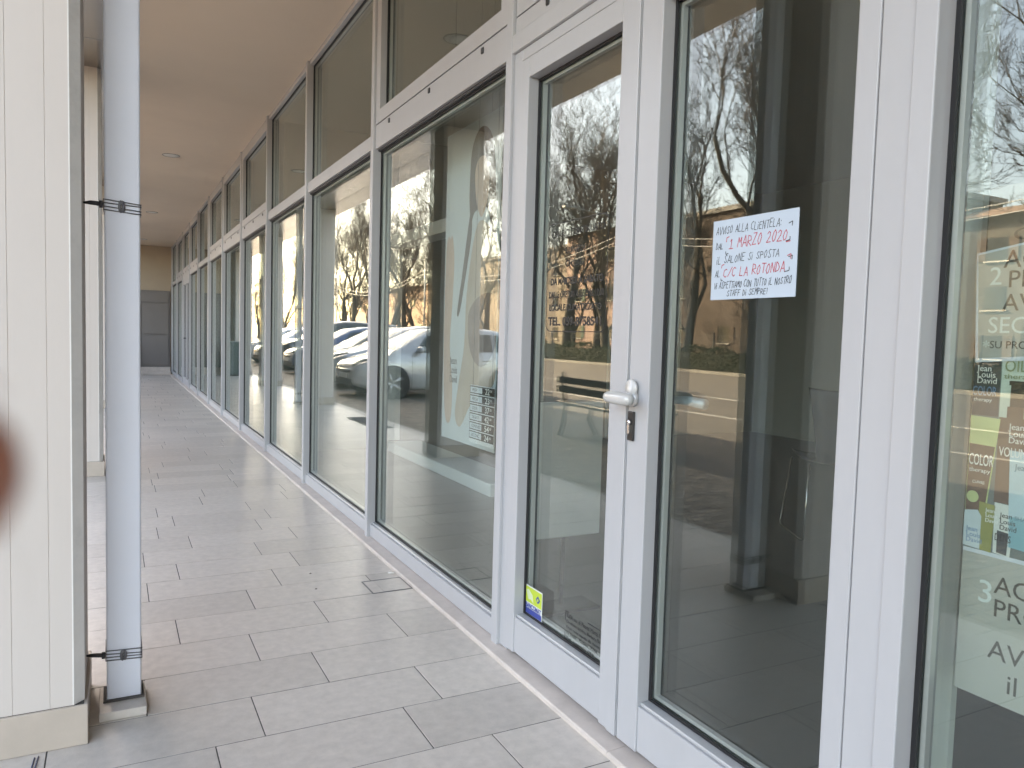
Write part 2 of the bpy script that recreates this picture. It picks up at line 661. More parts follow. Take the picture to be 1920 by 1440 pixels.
# lip of the ceiling (small shadow step seen where plaster meets the edge beam)
lip = box('ceiling_edge_trim', -1.412, -1.392, YN, YE, 3.392, 3.45, mat('trim_grey', (0.4, 0.39, 0.38), 0.6))
tag(lip, kind='structure')

# ---- end wall of the arcade with its grey panelled shutter
EW = mat('ochre_plaster', (0.43, 0.345, 0.265), 0.9, var=0.06, vscale=2, bump=0.05)
GP = mat('grey_panel', (0.19, 0.172, 0.163), 0.6, var=0.05, vscale=3)
ew = box('end_wall', -1.46, 14, YE + 0.1, YE + 0.35, -0.1, 3.449, EW)
tag(ew, kind='structure')
for (a, b, c, d, e) in ((-1.40, -0.02, 0.20, 2.26, 0.06), ):
    box('panel_backing', a, b, YE + e, YE + 0.099, c, d, GP, ew)
for (a, b, c, d) in ((-1.38, -0.74, 0.26, 1.05), (-1.38, -0.74, 1.09, 1.90), (-0.70, -0.06, 0.26, 1.05), (-0.70, -0.06, 1.09, 1.90), (-1.38, -0.06, 1.94, 2.23)):
    box('panel', a, b, YE + 0.035, YE + 0.0585, c, d, GP, ew, 0.006)
box('wall_step', -1.45, -0.02, YE - 0.12, YE + 0.099, 0.0, 0.10, STONE, ew, 0.004)
box('wall_step', -1.45, -0.02, YE - 0.02, YE + 0.098, 0.101, 0.20, STONE, ew, 0.004)
far = box('far_building_wall', -1.95, 14, YE + 0.36, 44, -0.1, 3.47, EW)
tag(far, kind='structure')
# unseen plain wall added behind the camera to block light from the facade side
bw = box('rear_light_blocker', 0.02, 0.25, YN, -0.87, -0.1, 3.449, mat('rear_plaster', (0.55, 0.5, 0.44), 0.9, var=0.05))
tag(bw, kind='structure')
bw2 = box('rear_end_wall', -2.1, 0.02, YN - 0.2, YN - 0.01, -0.1, 3.449, MATS['rear_plaster'])
tag(bw2, kind='structure')

# ---- shop interior shell
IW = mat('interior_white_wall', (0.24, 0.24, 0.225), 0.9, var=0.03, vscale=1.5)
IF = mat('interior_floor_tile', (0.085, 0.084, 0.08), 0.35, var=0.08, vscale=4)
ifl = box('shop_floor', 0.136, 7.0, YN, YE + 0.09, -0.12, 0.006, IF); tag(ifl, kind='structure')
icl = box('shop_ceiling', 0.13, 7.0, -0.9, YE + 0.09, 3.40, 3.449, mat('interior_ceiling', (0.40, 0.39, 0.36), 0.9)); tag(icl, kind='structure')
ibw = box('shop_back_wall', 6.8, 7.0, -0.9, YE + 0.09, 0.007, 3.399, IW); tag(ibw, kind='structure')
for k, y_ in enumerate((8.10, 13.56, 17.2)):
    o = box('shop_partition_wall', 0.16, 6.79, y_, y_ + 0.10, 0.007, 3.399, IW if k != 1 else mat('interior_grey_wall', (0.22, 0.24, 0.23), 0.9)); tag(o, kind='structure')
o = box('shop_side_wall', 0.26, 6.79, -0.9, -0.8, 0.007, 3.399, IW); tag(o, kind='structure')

# ================================================================== THE SHOPFRONT
Y0, W = 2.754, 1.809
GX0, GX1 = 0.060, 0.084     # the two leaves of the insulating glass
FX = 0.020                  # face of rails and frames (mullions stand 20 mm proud)
MWID = 0.052
ORD = ['first', 'second', 'third', 'fourth', 'fifth', 'sixth', 'seventh', 'eighth', 'ninth', 'tenth', 'eleventh']


def glazed(parent, y0, y1, z0, z1, gask=0.007, fx=FX, spacer=True, name='pane', dx=0.0):
    """glass unit with black gaskets and its spacer bar in an opening"""
    p = box(name, GX0 + dx, GX1 + dx, y0 + 0.001, y1 - 0.001, z0 + 0.001, z1 - 0.001, GLASS, parent)
    g = MB()
    a = GX0 - 0.009 + dx
    for (q0, q1, s0, s1) in ((y0, y0 + gask, z0, z1), (y1 - gask, y1, z0, z1), (y0 + gask, y1 - gask, z0, z0 + gask * .7), (y0 + gask, y1 - gask, z1 - gask, z1)):
        g.box(a, GX0 - 0.0008 + dx, q0, q1, s0, s1)
        g.box(GX1 + 0.0008 + dx, GX1 + 0.012 + dx, q0, q1, s0, s1)
    g.build('gasket', RUBBER, p)
    if spacer:
        s = MB()
        b = gask + 0.001
        e = 0.011
        for (q0, q1, s0, s1) in ((y0 + b, y0 + b + e, z0 + b, z1 - b), (y1 - b - e, y1 - b, z0 + b, z1 - b), (y0 + b + e, y1 - b - e, z0 + b, z0 + b + e), (y0 + b + e, y1 - b - e, z1 - b - e, z1 - b)):
            s.box(GX0 + 0.004 + dx, GX1 - 0.004 + dx, q0, q1, s0, s1)
        s.build('spacer_bar', SPACER, p)
    return p


def plug(parent, y, z, x):
    box('vent_plug', x - 0.006, x + 0.01, y - 0.011, y + 0.011, z - 0.013, z + 0.013, BLACK, parent, 0.003)


def frame(name, parent, y0, y1, z0, z1, wid, x0, x1, mat_=None, bev=0.002):
    """four mitred-looking rails as one part"""
    f = MB()
    f.box(x0, x1, y0, y0 + wid, z0, z1)
    f.box(x0, x1, y1 - wid, y1, z0, z1)
    f.box(x0, x1, y0 + wid, y1 - wid, z0, z0 + wid)
    f.box(x0, x1, y0 + wid, y1 - wid, z1 - wid, z1)
    return f.build(name, mat_ or ALU, parent)


def upper_light(bay, y0, y1, kind, zlow):
    """the part of a bay over the transom: fixed pane or bottom-hung sash; y0<y1 clear opening"""
    zt = CEIL - 0.035
    box('head_rail', FX, 0.11, y0, y1, zt, CEIL - 0.001, ALU, bay, 0.002)
    if kind == 'fixed':
        glazed(bay, y0, y1, zlow, zt, name='upper_pane')
    else:
        z0 = zlow + 0.004
        bk = MB()
        bk.box(0.055, 0.11, y0, y0 + 0.03, zlow, zt); bk.box(0.055, 0.11, y1 - 0.03, y1, zlow, zt)
        bk.box(0.055, 0.11, y0 + 0.03, y1 - 0.03, zlow, zlow + 0.03); bk.box(0.055, 0.11, y0 + 0.03, y1 - 0.03, zt - 0.03, zt)
        bk.build('rebate', RUBBER, bay)
        s = frame('sash', bay, y0 + 0.006, y1 - 0.006, z0, zt - 0.005, 0.075, FX - 0.006, 0.054)
        s2 = glazed(s, y0 + 0.081, y1 - 0.081, z0 + 0.075, zt - 0.08, fx=FX - 0.006, name='upper_pane', dx=0.0)


def mullion(parent, y, wid=MWID, x0=0.0, z0=0.012):
    o = box('mullion', x0, 0.125, y - wid / 2, y + wid / 2, z0, CEIL - 0.002, ALU, parent, 0.003, 2)
    return o


GR = 'glazed shopfront bays along the arcade'
desc = [
    'first large window left of the double door, hanging poster behind its glass',
    'second window left of the double door, parked white car mirrored in it',
    'third window left of the double door, grey post mirrored in it',
    'fourth window left of the double door, cream column mirrored in it',
    'fifth window left of the double door, green box and cream wall mirrored in it',
    'sixth window left of the double door, with dark glass beside the wide mullion',
    'seventh window left of the double door, just past the wide mullion, plain upper pane',
    'eighth window left of the double door, between plain bay and the far narrow door',
    'far narrow shop door, ninth bay left of the near double door',
    'tenth window left of the near double door, just past the far narrow door',
    'last window of the row, touching the grey end wall of the arcade',
]
kinds = ['sash', 'fixed', 'fixed', 'sash', 'sash', 'sash', 'fixed', 'sash', 'door', 'sash', 'fixed']
for i in range(11):
    ya, yb_ = Y0 + W * i, Y0 + W * (i + 1)
    far_door = kinds[i] == 'door'
    bay = empty('shop_door' if far_door else 'shopfront_window', (0.06, (ya + yb_) / 2, 0.02), desc[i], 'door' if far_door else 'window', None if far_door else GR)
    # this bay owns the mullion at its far side; the nearest mullion belongs to the double door
    mullion(bay, yb_, MWID if i != 5 else 0.11)
    a, b = ya + MWID / 2, yb_ - MWID / 2
    if i == 5: b = yb_ - 0.055
    if i == 6: a = ya + 0.055
    zr0 = 0.021
    if not far_door:
        box('bottom_rail', FX, 0.11, a, b, zr0, 0.095, ALU, bay, 0.003, 2)
        box('rail_lip', FX + 0.012, 0.058, a, b, 0.0955, 0.106, ALU_D, bay, 0.002)
        zl = 2.385 if kinds[i] != 'fixed' else 2.40
        glazed(bay, a, b, 0.1065, zl - 0.012, name='pane')
        box('bead', FX + 0.014, 0.058, a, b, zl - 0.0115, zl, DARKM, bay)
    else:
        zl = 2.385
        f1 = frame('door_frame', bay, a, b, 0.021, zl, 0.05, FX, 0.11)
        lf = empty('door_leaf', (0.06, (a + b) / 2, 0.03)); lf.parent = bay; lf.location = Vector((0.06, (a + b) / 2, 0.03)) - wl(bay)
        mid = (a + b) / 2
        for (q0, q1) in ((a + 0.055, mid - 0.004), (mid + 0.004, b - 0.055)):
            frame('leaf_frame', lf, q0, q1, 0.075, zl - 0.055, 0.09, FX - 0.004, 0.09)
            glazed(lf, q0 + 0.09, q1 - 0.09, 0.165, zl - 0.145, name='pane')
        box('handle', -0.03, 0.015, mid - 0.06, mid + 0.06, 1.04, 1.065, DARKM, lf, 0.005)
    zu = 2.485
    if kinds[i] == 'fixed':
        box('transom', FX - 0.004, 0.115, a, b, zl, zu, ALU, bay, 0.004, 2)
        upper_light(bay, a, b, 'fixed', zu)
    else:
        zu = 2.525
        box('transom', FX - 0.004, 0.115, a, b, zl, zu, ALU, bay, 0.004, 2)
        for q in (0.145, 0.5, 0.855):
            plug(bay, a + (b - a) * q, 2.497, FX - 0.004)
        upper_light(bay, a, b, 'sash', zu)

# ---- the near double door
door = empty('double_door', (0.06, 1.86, 0.02), 'white aluminium double door with a handwritten notice taped to its glass', 'door')
mullion(door, Y0)
DL, DR = Y0 - MWID / 2, 1.0
mullion(door, 0.975, 0.05, 0.0, 0.0125)
box('door_jamb', FX - 0.006, 0.11, DL - 0.066, DL, 0.0205, 2.385, ALU, door, 0.002)
box('door_jamb', 0.006, 0.11, 1.0, 1.076, 0.0205, 2.385, ALU, door, 0.003, 2)
box('door_head', FX - 0.006, 0.11, 1.0765, DL - 0.0665, 2.342, 2.385, ALU, door, 0.002)
box('transom', 0.0, 0.115, 1.0, DL, 2.3855, 2.455, ALU, door, 0.004, 2)
box('transom', FX - 0.006, 0.115, 1.0, DL, 2.4555, 2.525, ALU, door, 0.003)
for q in (0.145, 0.5, 0.855):
    plug(door, 1.0 + (DL - 1.0) * q, 2.497, FX - 0.006)
upper_light(door, 1.0, DL, 'sash', 2.525)
bk = MB()      # dark rebate behind the gaps round the leaves
bk.box(0.05, 0.075, DL - 0.09, DL - 0.0665, 0.03, 2.34); bk.box(0.05, 0.075, 1.077, 1.10, 0.03, 2.34)
bk.box(0.05, 0.075, 1.10, DL - 0.09, 2.315, 2.341)
bk.box(0.060, 0.075, 1.875, 1.915, 0.03, 2.34)
bk.build('rebate', RUBBER, door)


def leaf(parent, y0, y1, sl, sr, lab, dx):
    """y0<y1; sl, sr = stile widths at the low-y and high-y sides"""
    x0, x1 = FX - dx, 0.0585
    L_ = empty('door_leaf', (0.06, (y0 + y1) / 2, 0.03)); L_.parent = parent
    L_.location = Vector((0.06, (y0 + y1) / 2, 0.03)) - wl(parent)
    z0, z1 = 0.033, 2.337
    box('stile', x0, 0.095, y0, y0 + sl, z0, z1, ALU, L_, 0.003, 2)
    box('stile', x0, 0.095, y1 - sr, y1, z0, z1, ALU, L_, 0.003, 2)
    box('top_rail', x0 + 0.0004, 0.094, y0 + sl + 0.0003, y1 - sr - 0.0003, 2.262, z1, ALU, L_, 0.003, 2)
    box('kick_panel', x0 + 0.004, 0.094, y0 + sl + 0.0003, y1 - sr - 0.0003, z0 + 0.004, 0.176, ALU, L_, 0.003, 2)
    box('glazing_bead', x0 + 0.012, 0.058, y0 + sl + 0.0003, y1 - sr - 0.0003, 0.1765, 0.187, ALU_D, L_, 0.002)
    glazed(L_, y0 + sl, y1 - sr, 0.1875, 2.2615, gask=0.009, fx=x0 - 0.002)
    return L_


leaf_a = leaf(door, 1.899, DL - 0.071, 0.098, 0.060, None, 0.012)
leaf_b = leaf(door, 1.0805, 1.894, 0.055, 0.098, None, 0.012)
# cover strip on the meeting stile
box('cover_strip', 0.0025, 0.0078, 1.899, 1.945, 0.034, 2.336, ALU, leaf_a, 0.0015)
# outer knob-lever
hy, hz = 1.868, 1.105
hb = MB()
hb.lathe([(0.0, -0.001), (0.026, -0.001), (0.026, -0.010), (0.023, -0.014), (0.012, -0.016), (0.012, -0.048), (0.0, -0.048)], (0.0075, hy, hz), 'x', 28)
han = hb.build('handle', HANDLE, leaf_b)
mb = MB()
prof = [(0.0, -0.064), (0.010, -0.0625), (0.0165, -0.056), (0.019, -0.04), (0.020, -0.01), (0.0195, 0.02), (0.0175, 0.05), (0.0145, 0.060), (0.008, 0.064), (0.0, 0.0645)]
mb.lathe(prof, (-0.052, hy - 0.004, hz + 0.001), 'y', 20)
mb.build('grip', HANDLE, han)
mb = MB()
mb.lathe([(0.0, -0.004), (0.0255, -0.004), (0.028, -0.001), (0.028, 0.004), (0.0, 0.004)], (-0.0035, hy, hz + 0.03), 'x', 24)
mb.build('rose', HANDLE, han)
# lock escutcheon and cylinder
lk = box('lock_plate', -0.001, 0.0072, 1.855, 1.885, 0.975, 1.065, BLACK, leaf_b, 0.004, 2)
mb = MB()
mb.lathe([(0.0, -0.009), (0.0075, -0.009), (0.0085, -0.007), (0.0085, 0.0), (0.0, 0.0)], (-0.001, 1.870, 1.032), 'x', 20)
mb.box(-0.008, -0.0012, 1.8655, 1.8745, 0.998, 1.0245)
cyl = mb.build('lock_cylinder', CHROME, lk)
box('keyhole', -0.0106, -0.0095, 1.8665, 1.8735, 1.0305, 1.0335, BLACK, cyl)
# inner lever seen through the glass of the other leaf
mb = MB()
mb.tube([(0.095, 1.86, 1.10), (0.150, 1.86, 1.10), (0.158, 1.845, 1.10), (0.158, 1.80, 1.10), (0.157, 1.72, 1.097)], [0.011, 0.011, 0.013, 0.015, 0.016], 14)
mb.build('inner_handle', mat('inner_handle_metal', (0.40, 0.47, 0.52), 0.35, 0.3), leaf_b)

# ---- right-hand display window
rw = empty('shopfront_window', (0.06, 0.04, 0.02), 'display window right of the double door, with product posters behind its glass', 'window', GR)
mullion(rw, -0.86, MWID)
box('bottom_rail', FX, 0.11, -0.834, 0.95, 0.021, 0.095, ALU, rw, 0.003, 2)
glazed(rw, -0.834, 0.9495, 0.0955, 2.388, gask=0.010)
box('transom', FX - 0.004, 0.115, -0.834, 0.95, 2.3885, 2.525, ALU, rw, 0.004, 2)
upper_light(rw, -0.834, 0.95, 'sash', 2.525)

# ================================================================== COLUMNS, POSTS
def column(y0, label, group='cream columns along the outer edge'):
    xa, xb = -1.932, -1.472
    dep = 0.42
    c = empty('column', (-1.70, y0 + dep / 2, 0), label, 'column', group)
    ch, g, gd = 0.028, 0.0012, 0.0016
    seams = [-1.561, -1.656, -1.75, -1.845]
    pts = []
    # counter-clockwise from front-left
    pts.append((xa + ch, y0))
    for s in sorted(seams):
        pts += [(s - g, y0), (s, y0 + gd), (s + g, y0)]
    pts += [(xb - ch, y0), (xb, y0 + ch)]
    for s in (y0 + 0.11, y0 + 0.21, y0 + 0.31):
        pts += [(xb, s - g), (xb - gd, s), (xb, s + g)]
    pts += [(xb, y0 + dep - ch), (xb - ch, y0 + dep)]
    for s in sorted(seams, reverse=True):
        pts += [(s + g, y0 + dep), (s, y0 + dep - gd), (s - g, y0 + dep)]
    pts += [(xa + ch, y0 + dep), (xa, y0 + dep - ch), (xa, y0 + ch)]
    m_ = MB(); m_.prism(pts, 0.126, 3.3975)
    m_.build('shaft', COLM, c)
    m_ = MB()
    m_.prism([(xb - ch - 0.0025, y0 - 0.0008), (xb - ch + 0.001, y0 - 0.0008), (xb + 0.0008, y0 + ch - 0.001), (xb + 0.0008, y0 + ch + 0.0025), (xb - 0.004, y0 + ch), (xb - ch, y0 + 0.004)], 0.1265, 3.397)
    m_.build('corner_guard', COLC, c)
    t = 0.010
    box('plinth_tile', xa - t, xb + t, y0 - t, y0 - 0.0005, 0.0005, 0.125, PLINTH, c, 0.0015)
    box('plinth_tile', xa - t, xb + t, y0 + dep + 0.0005, y0 + dep + t, 0.0005, 0.125, PLINTH, c, 0.0015)
    box('plinth_tile', xb - 0.0005, xb + t - 0.0003, y0 + 0.0002, y0 + dep - 0.0002, 0.0005, 0.1248, PLINTH, c, 0.0015)
    m_ = MB(); m_.box(xa, xb - 0.001, y0, y0 + dep, 0.0, 0.1255); m_.build('plinth_core', GROUT, c)
    return c


column(2.6, 'cream concrete column with seams, nearest the camera at the left edge')
column(7.31, 'second cream column, standing alone in the gap between near column and grey post')
column(13.35, 'third cream column, mirrored in the glass together with the far grey post')
column(18.02, 'fourth cream column, mirrored in the fourth window from the double door')
column(YE + 0.10 - 0.42, 'cream column at the far end of the arcade, beside the grey wall panels')
column(-3.4, 'cream column standing behind the photographer')


def post(yf, label):
    xa, xb, d = -1.413, -1.309, 0.10
    p = empty('drain_post', ((xa + xb) / 2, yf + d / 2, 0), label, 'post', 'grey metal posts tied to columns')
    rd = 0.007
    pts = []
    for cx, cy, a0 in ((xb - rd, yf + rd, -90), (xb - rd, yf + d - rd, 0), (xa + rd, yf + d - rd, 90), (xa + rd, yf + rd, 180)):
        for k in range(4):
            a = R(a0 + 30 * k)
            pts.append((cx + rd * math.cos(a), cy + rd * math.sin(a)))
    m_ = MB(); m_.prism(pts, 0.03, 3.4485)
    m_.build('shaft', POSTM, p)
    # tiled base block with a slightly wider lip
    box('base_block', xa - 0.022, xb + 0.014, yf - 0.085, yf + d + 0.02, 0.0004, 0.0285, TILE, p, 0.002)
    m_ = MB()
    for (q0, q1, s0, s1) in ((xa - 0.010, xb + 0.008, yf - 0.012, yf - 0.002), (xa - 0.010, xb + 0.008, yf + d + 0.002, yf + d + 0.010), (xa - 0.010, xa - 0.002, yf - 0.002, yf + d + 0.002), (xb + 0.002, xb + 0.008, yf - 0.002, yf + d + 0.002)):
        m_.box(q0, q1, s0, s1, 0.0287, 0.036)
    m_.build('base_lip', GROUT, p)
    for z in (1.668, 0.186):
        bnd = MB()
        for dz in (-0.017, -0.006, 0.005, 0.016):
            e = 0.0022
            tl = random.uniform(-0.004, 0.004)
            bnd.tube([(xa - e, yf - e, z + dz), (xb + e, yf - e, z + dz - 0.006 + tl), (xb + e, yf + d + e, z + dz - 0.004), (xa - e, yf + d + e, z + dz + tl)], 0.0019, 6, closed=True)
        b_ = bnd.build('wire_band', WIRE, p)
        kn = MB()
        xk = -1.366
        for q in range(3):
            pts_ = []
            for k in range(9):
                a = k / 8 * 2 * PI + q
                pts_.append((xk + 0.010 * math.sin(a) * 0.6 + 0.003 * q, yf - 0.006 - 0.003 * math.cos(a), z - 0.004 + 0.019 * math.cos(a)))
            kn.tube(pts_, 0.002, 6)
        kn.build('wire_knot', WIRE, b_)
        rod = MB()
        rod.tube([(-1.471, yf + 0.02, z + 0.002), (-1.452, yf + 0.012, z + 0.003), (xa - 0.004, yf + 0.006, z)], [0.0035, 0.007, 0.0075], 8)
        rod.lathe([(0.0, -0.01), (0.012, -0.01), (0.012, 0.0), (0.0, 0.0)], (xa - 0.004, yf + 0.006, z), 'x', 8)
        rod.build('tie_rod', DARKM, b_)
    return p


post(2.80, 'blue-grey square metal post wired to the nearest cream column')
post(13.55, 'far grey metal post, seen only as a mirror image in the third window')

# ---- ceiling downlights
LENS = mat('downlight_diffuser', (0.88, 0.87, 0.82), 0.3)
RIM = mat('downlight_rim', (0.30, 0.28, 0.25), 0.4)
for k, (y_, lb) in enumerate(((5.3, 'round ceiling downlight mirrored in the upper pane of the first window'),
                              (10.7, 'round ceiling downlight nearest the camera, beside the grey post'),
                              (16.15, 'second round ceiling downlight, further along the arcade'),
                              (21.2, 'farthest round ceiling downlight, close to the end wall'))):
    d = empty('ceiling_downlight', (-0.735, y_, CEIL), lb, 'downlight', 'round ceiling downlights')
    m_ = MB(); m_.lathe([(0.095, -0.0005), (0.106, -0.0005), (0.106, -0.004), (0.099, -0.007), (0.092, -0.005), (0.092, -0.0005)], (-0.735, y_, CEIL), 'z', 32)
    m_.build('rim', RIM, d)
    m_ = MB(); m_.lathe([(0.0, -0.001), (0.0905, -0.001), (0.0905, -0.003), (0.05, -0.0045), (0.0, -0.005)], (-0.735, y_, CEIL), 'z', 32)
    m_.build('diffuser', LENS, d)

# ---- floor inspection cover, cigarette butt, specks
cv = empty('floor_cover', (-0.16, 3.66, 0), 'small square tiled inspection cover set in the floor by the threshold', 'cover')
m_ = MB()
ca, cb, cc, cdd = -0.264, -0.056, 3.560, 3.757
for (q0, q1, s0, s1) in ((ca, cb, cc, cc + 0.007), (ca, cb, cdd - 0.007, cdd), (ca, ca + 0.007, cc + 0.007, cdd - 0.007), (cb - 0.004, cb, cc + 0.007, cdd - 0.007)):
    m_.box(q0, q1, s0, s1, -0.001, 0.0016)
m_.build('frame', mat('cover_frame_steel', (0.17, 0.17, 0.165), 0.5, 0.3), cv)
box('cover_tile', ca + 0.010, -0.205, cc + 0.010, cdd - 0.010, -0.001, 0.0012, TILE, cv, 0.0004)
box('cover_tile', -0.202, cb - 0.006, cc + 0.010, cdd - 0.010, -0.001, 0.0012, TILE, cv, 0.0004)
m_ = MB()
m_.tube([(-0.092, 3.838, 0.0045), (-0.064, 3.822, 0.0045)], 0.004, 10)
cg = m_.build('cigarette_butt', mat('cigarette_paper', (0.75, 0.73, 0.69), 0.8))
tag(cg, 'white cigarette butt lying on the tiles by the small floor cover', 'cigarette butt')
leafm = mat('dry_leaf', (0.07, 0.05, 0.035), 0.8)
for k, (x_, y_, lb) in enumerate(((-0.50, 3.735, 'tiny dark dry leaf speck on the tiles, the nearer of two'), (-0.47, 3.99, 'tiny dark dry leaf speck on the tiles, the farther of two'))):
    m_ = MB()
    m_.add([(x_ - 0.007, y_, 0.0006), (x_, y_ - 0.006, 0.003), (x_ + 0.008, y_ + 0.001, 0.0008), (x_ + 0.001, y_ + 0.006, 0.004)], [(0, 1, 2, 3)])
    m_.add([(x_ - 0.007, y_, 0.0003), (x_, y_ - 0.006, 0.001), (x_ + 0.008, y_ + 0.001, 0.0003), (x_ + 0.001, y_ + 0.006, 0.001)], [(3, 2, 1, 0)])
    tag(m_.build('dry_leaf', leafm), lb, 'leaf', 'dry leaf specks on the floor')

# ---- blue chalk-like tape mark at the foot of the near column
m_ = MB()
m_.tube([(-1.60, 2.565, 0.0015), (-1.603, 2.50, 0.002), (-1.598, 2.43, 0.0015)], 0.0022, 6)
m_.tube([(-1.590, 2.568, 0.0015), (-1.594, 2.50, 0.002), (-1.586, 2.43, 0.0015)], 0.0022, 6)
tag(m_.build('blue_wire', mat('blue_wire_plastic', (0.06, 0.08, 0.16), 0.5)), 'thin blue wire ends on the tiles before the near column foot', 'wire')

# ---- dark green utility box at the end of the arcade
ub = empty('utility_box', (-1.5, 22.2, 0), 'dark green utility box at the far end of the arcade, seen in the mirror glass', 'box')
UBM = mat('utility_green', (0.045, 0.075, 0.072), 0.5, var=0.05)
box('cabinet', -1.80, -1.20, 22.0, 22.22, 0.04, 0.93, UBM, ub, 0.006)
box('lid', -1.82, -1.18, 21.98, 22.24, 0.9302, 0.955, mat('utility_lid', (0.35, 0.37, 0.36), 0.5), ub, 0.004)
box('base', -1.79, -1.21, 22.01, 22.21, 0.0, 0.0398, GROUT, ub)

# ---- dark doormat that shows as a dark rectangle in the mirrored floor
dm = box('doormat', -1.86, -1.57, 9.85, 11.2, 0.001, 0.010, mat('doormat_fibre', (0.06, 0.06, 0.065), 0.95, var=0.2, vscale=60, bump=0.4, bscale=200), None, 0.002)
tag(dm, 'dark grey mat on the tiles by the kerb, mirrored in the second window', 'mat')

# ================================================================== INSIDE THE SHOP
# hanging poster
px, pyl, pzt = 0.40, 4.33, 2.47
PBL = mat('poster_blue', (0.58, 0.66, 0.70), 0.6)
po = box('hanging_poster', px, px + 0.006, 3.60, pyl, 0.66, pzt, PBL)
tag(po, 'tall pale blue fashion poster hanging behind the first window left of the door', 'poster')
SKIN = mat('print_skin', (0.60, 0.42, 0.33), 0.6, var=0.12, vscale=5)
HAIR = mat('print_hair', (0.07, 0.055, 0.05), 0.6, var=0.2, vscale=20)
SHIRT = mat('print_beige', (0.52, 0.42, 0.34), 0.6, var=0.15, vscale=4)
def smooth(pts, n=4):
    """closed Catmull-Rom through the outline points"""
    out, k = [], len(pts)
    for i in range(k):
        p0, p1, p2, p3 = (Vector((*pts[(i + j) % k], 0)) for j in (-1, 0, 1, 2))
        for q in range(n):
            t = q / n
            v = 0.5 * ((2 * p1) + (-p0 + p2) * t + (2 * p0 - 5 * p1 + 4 * p2 - p3) * t * t + (-p0 + 3 * p1 - 3 * p2 + p3) * t * t * t)
            out.append((v.x, v.y))
    return out


flat('printed_hair', smooth([(0.34, 0.30), (0.36, 0.15), (0.44, 0.06), (0.54, 0.06), (0.63, 0.15), (0.67, 0.35), (0.69, 0.62), (0.64, 0.66), (0.58, 0.50), (0.42, 0.50), (0.37, 0.55), (0.34, 0.45)]), px - 0.0004, pyl, pzt, HAIR, po)
flat('printed_strand', smooth([(0.36, 0.50), (0.38, 0.62), (0.31, 0.85), (0.24, 1.05), (0.20, 1.06), (0.26, 0.85), (0.31, 0.66)]), px - 0.0012, pyl, pzt, HAIR, po)
flat('printed_arm', smooth([(0.02, 0.66), (0.05, 0.60), (0.075, 0.62), (0.10, 0.60), (0.125, 0.66), (0.14, 0.78), (0.125, 1.0), (0.10, 1.25), (0.15, 1.5), (0.13, 1.70), (0.05, 1.68), (0.012, 1.4), (0.008, 1.1), (0.012, 0.85)]), px - 0.0004, pyl, pzt, SKIN, po)
flat('printed_face', smooth([(0.41, 0.30), (0.45, 0.22), (0.54, 0.22), (0.59, 0.32), (0.58, 0.44), (0.51, 0.54), (0.44, 0.46)]), px - 0.0012, pyl, pzt, SKIN, po)
flat('printed_body', smooth([(0.40, 0.68), (0.48, 0.56), (0.60, 0.60), (0.715, 0.74), (0.722, 1.2), (0.718, 1.42), (0.60, 1.5), (0.42, 1.58), (0.28, 1.72), (0.20, 1.66), (0.24, 1.48), (0.31, 1.25), (0.33, 0.95)]), px - 0.0004, pyl, pzt, SHIRT, po)
flat('printed_garment', smooth([(0.36, 1.08), (0.48, 0.98), (0.66, 0.96), (0.715, 1.05), (0.71, 1.25), (0.55, 1.36), (0.40, 1.28)]), px - 0.0012, pyl, pzt, mat('print_mauve', (0.30, 0.22, 0.19), 0.6, var=0.2, vscale=8), po)
for k, s_ in enumerate(('Jean', 'Louis', 'David')):
    text('lettering', s_, 0.062, px - 0.0014, pyl - 0.11, pzt - 1.36 - 0.055 * k, INKB, po, width=0.105)
for u_ in (0.08, 0.60):
    hk = MB(); hk.tube([(px + 0.003, pyl - u_, pzt), (px + 0.003, pyl - u_, 3.399)], 0.0015, 6); hk.build('hanging_wire', WIRE, po)

# price board
bx, byl, bzt = 0.30, 3.70, 1.02
pb = box('price_board', bx, bx + 0.004, 3.405, byl, 0.715, bzt, mat('price_board_white', (0.75, 0.80, 0.83), 0.6))
tag(pb, 'price list with six black rows hanging beside the tall poster', 'price list')
rows = [('MESH', '22'), ('PIEGA', '23'), ('COLOR', '37'), ('TAGLIO', '42'), ('CONTRAST', '54'), ('ACCONC.', '24')]
DRK = mat('price_row_dark', (0.035, 0.03, 0.032), 0.5)
LBG = mat('price_row_label', (0.62, 0.70, 0.76), 0.6)
for k, (a, b) in enumerate(rows):
    z_ = 0.003 + k * 0.0478
    rw_ = flat('price_row', rect(0.0, z_, 0.295, z_ + 0.042), bx - 0.0003, byl, bzt, DRK, pb)
    flat('row_label', rect(0.006, z_ + 0.006, 0.150, z_ + 0.036), bx - 0.0010, byl, bzt, LBG, rw_)
    text('lettering', a, 0.024, bx - 0.0018, byl - 0.030, bzt - z_ - 0.029, INKB, rw_, width=0.020 * len(a) * 0.7)
    text('lettering', b, 0.044, bx - 0.0012, byl - 0.185, bzt - z_ - 0.036, INKW, rw_, width=0.052, bold=0.0006)
    text('lettering', '00', 0.018, bx - 0.0012, byl - 0.243, bzt - z_ - 0.022, INKW, rw_, width=0.022)
for u_ in (0.03, 0.26):
    hk = MB(); hk.tube([(bx + 0.002, byl - u_, bzt), (bx + 0.002, byl - u_, 3.399)], 0.001, 5); hk.build('hanging_wire', WIRE, pb)

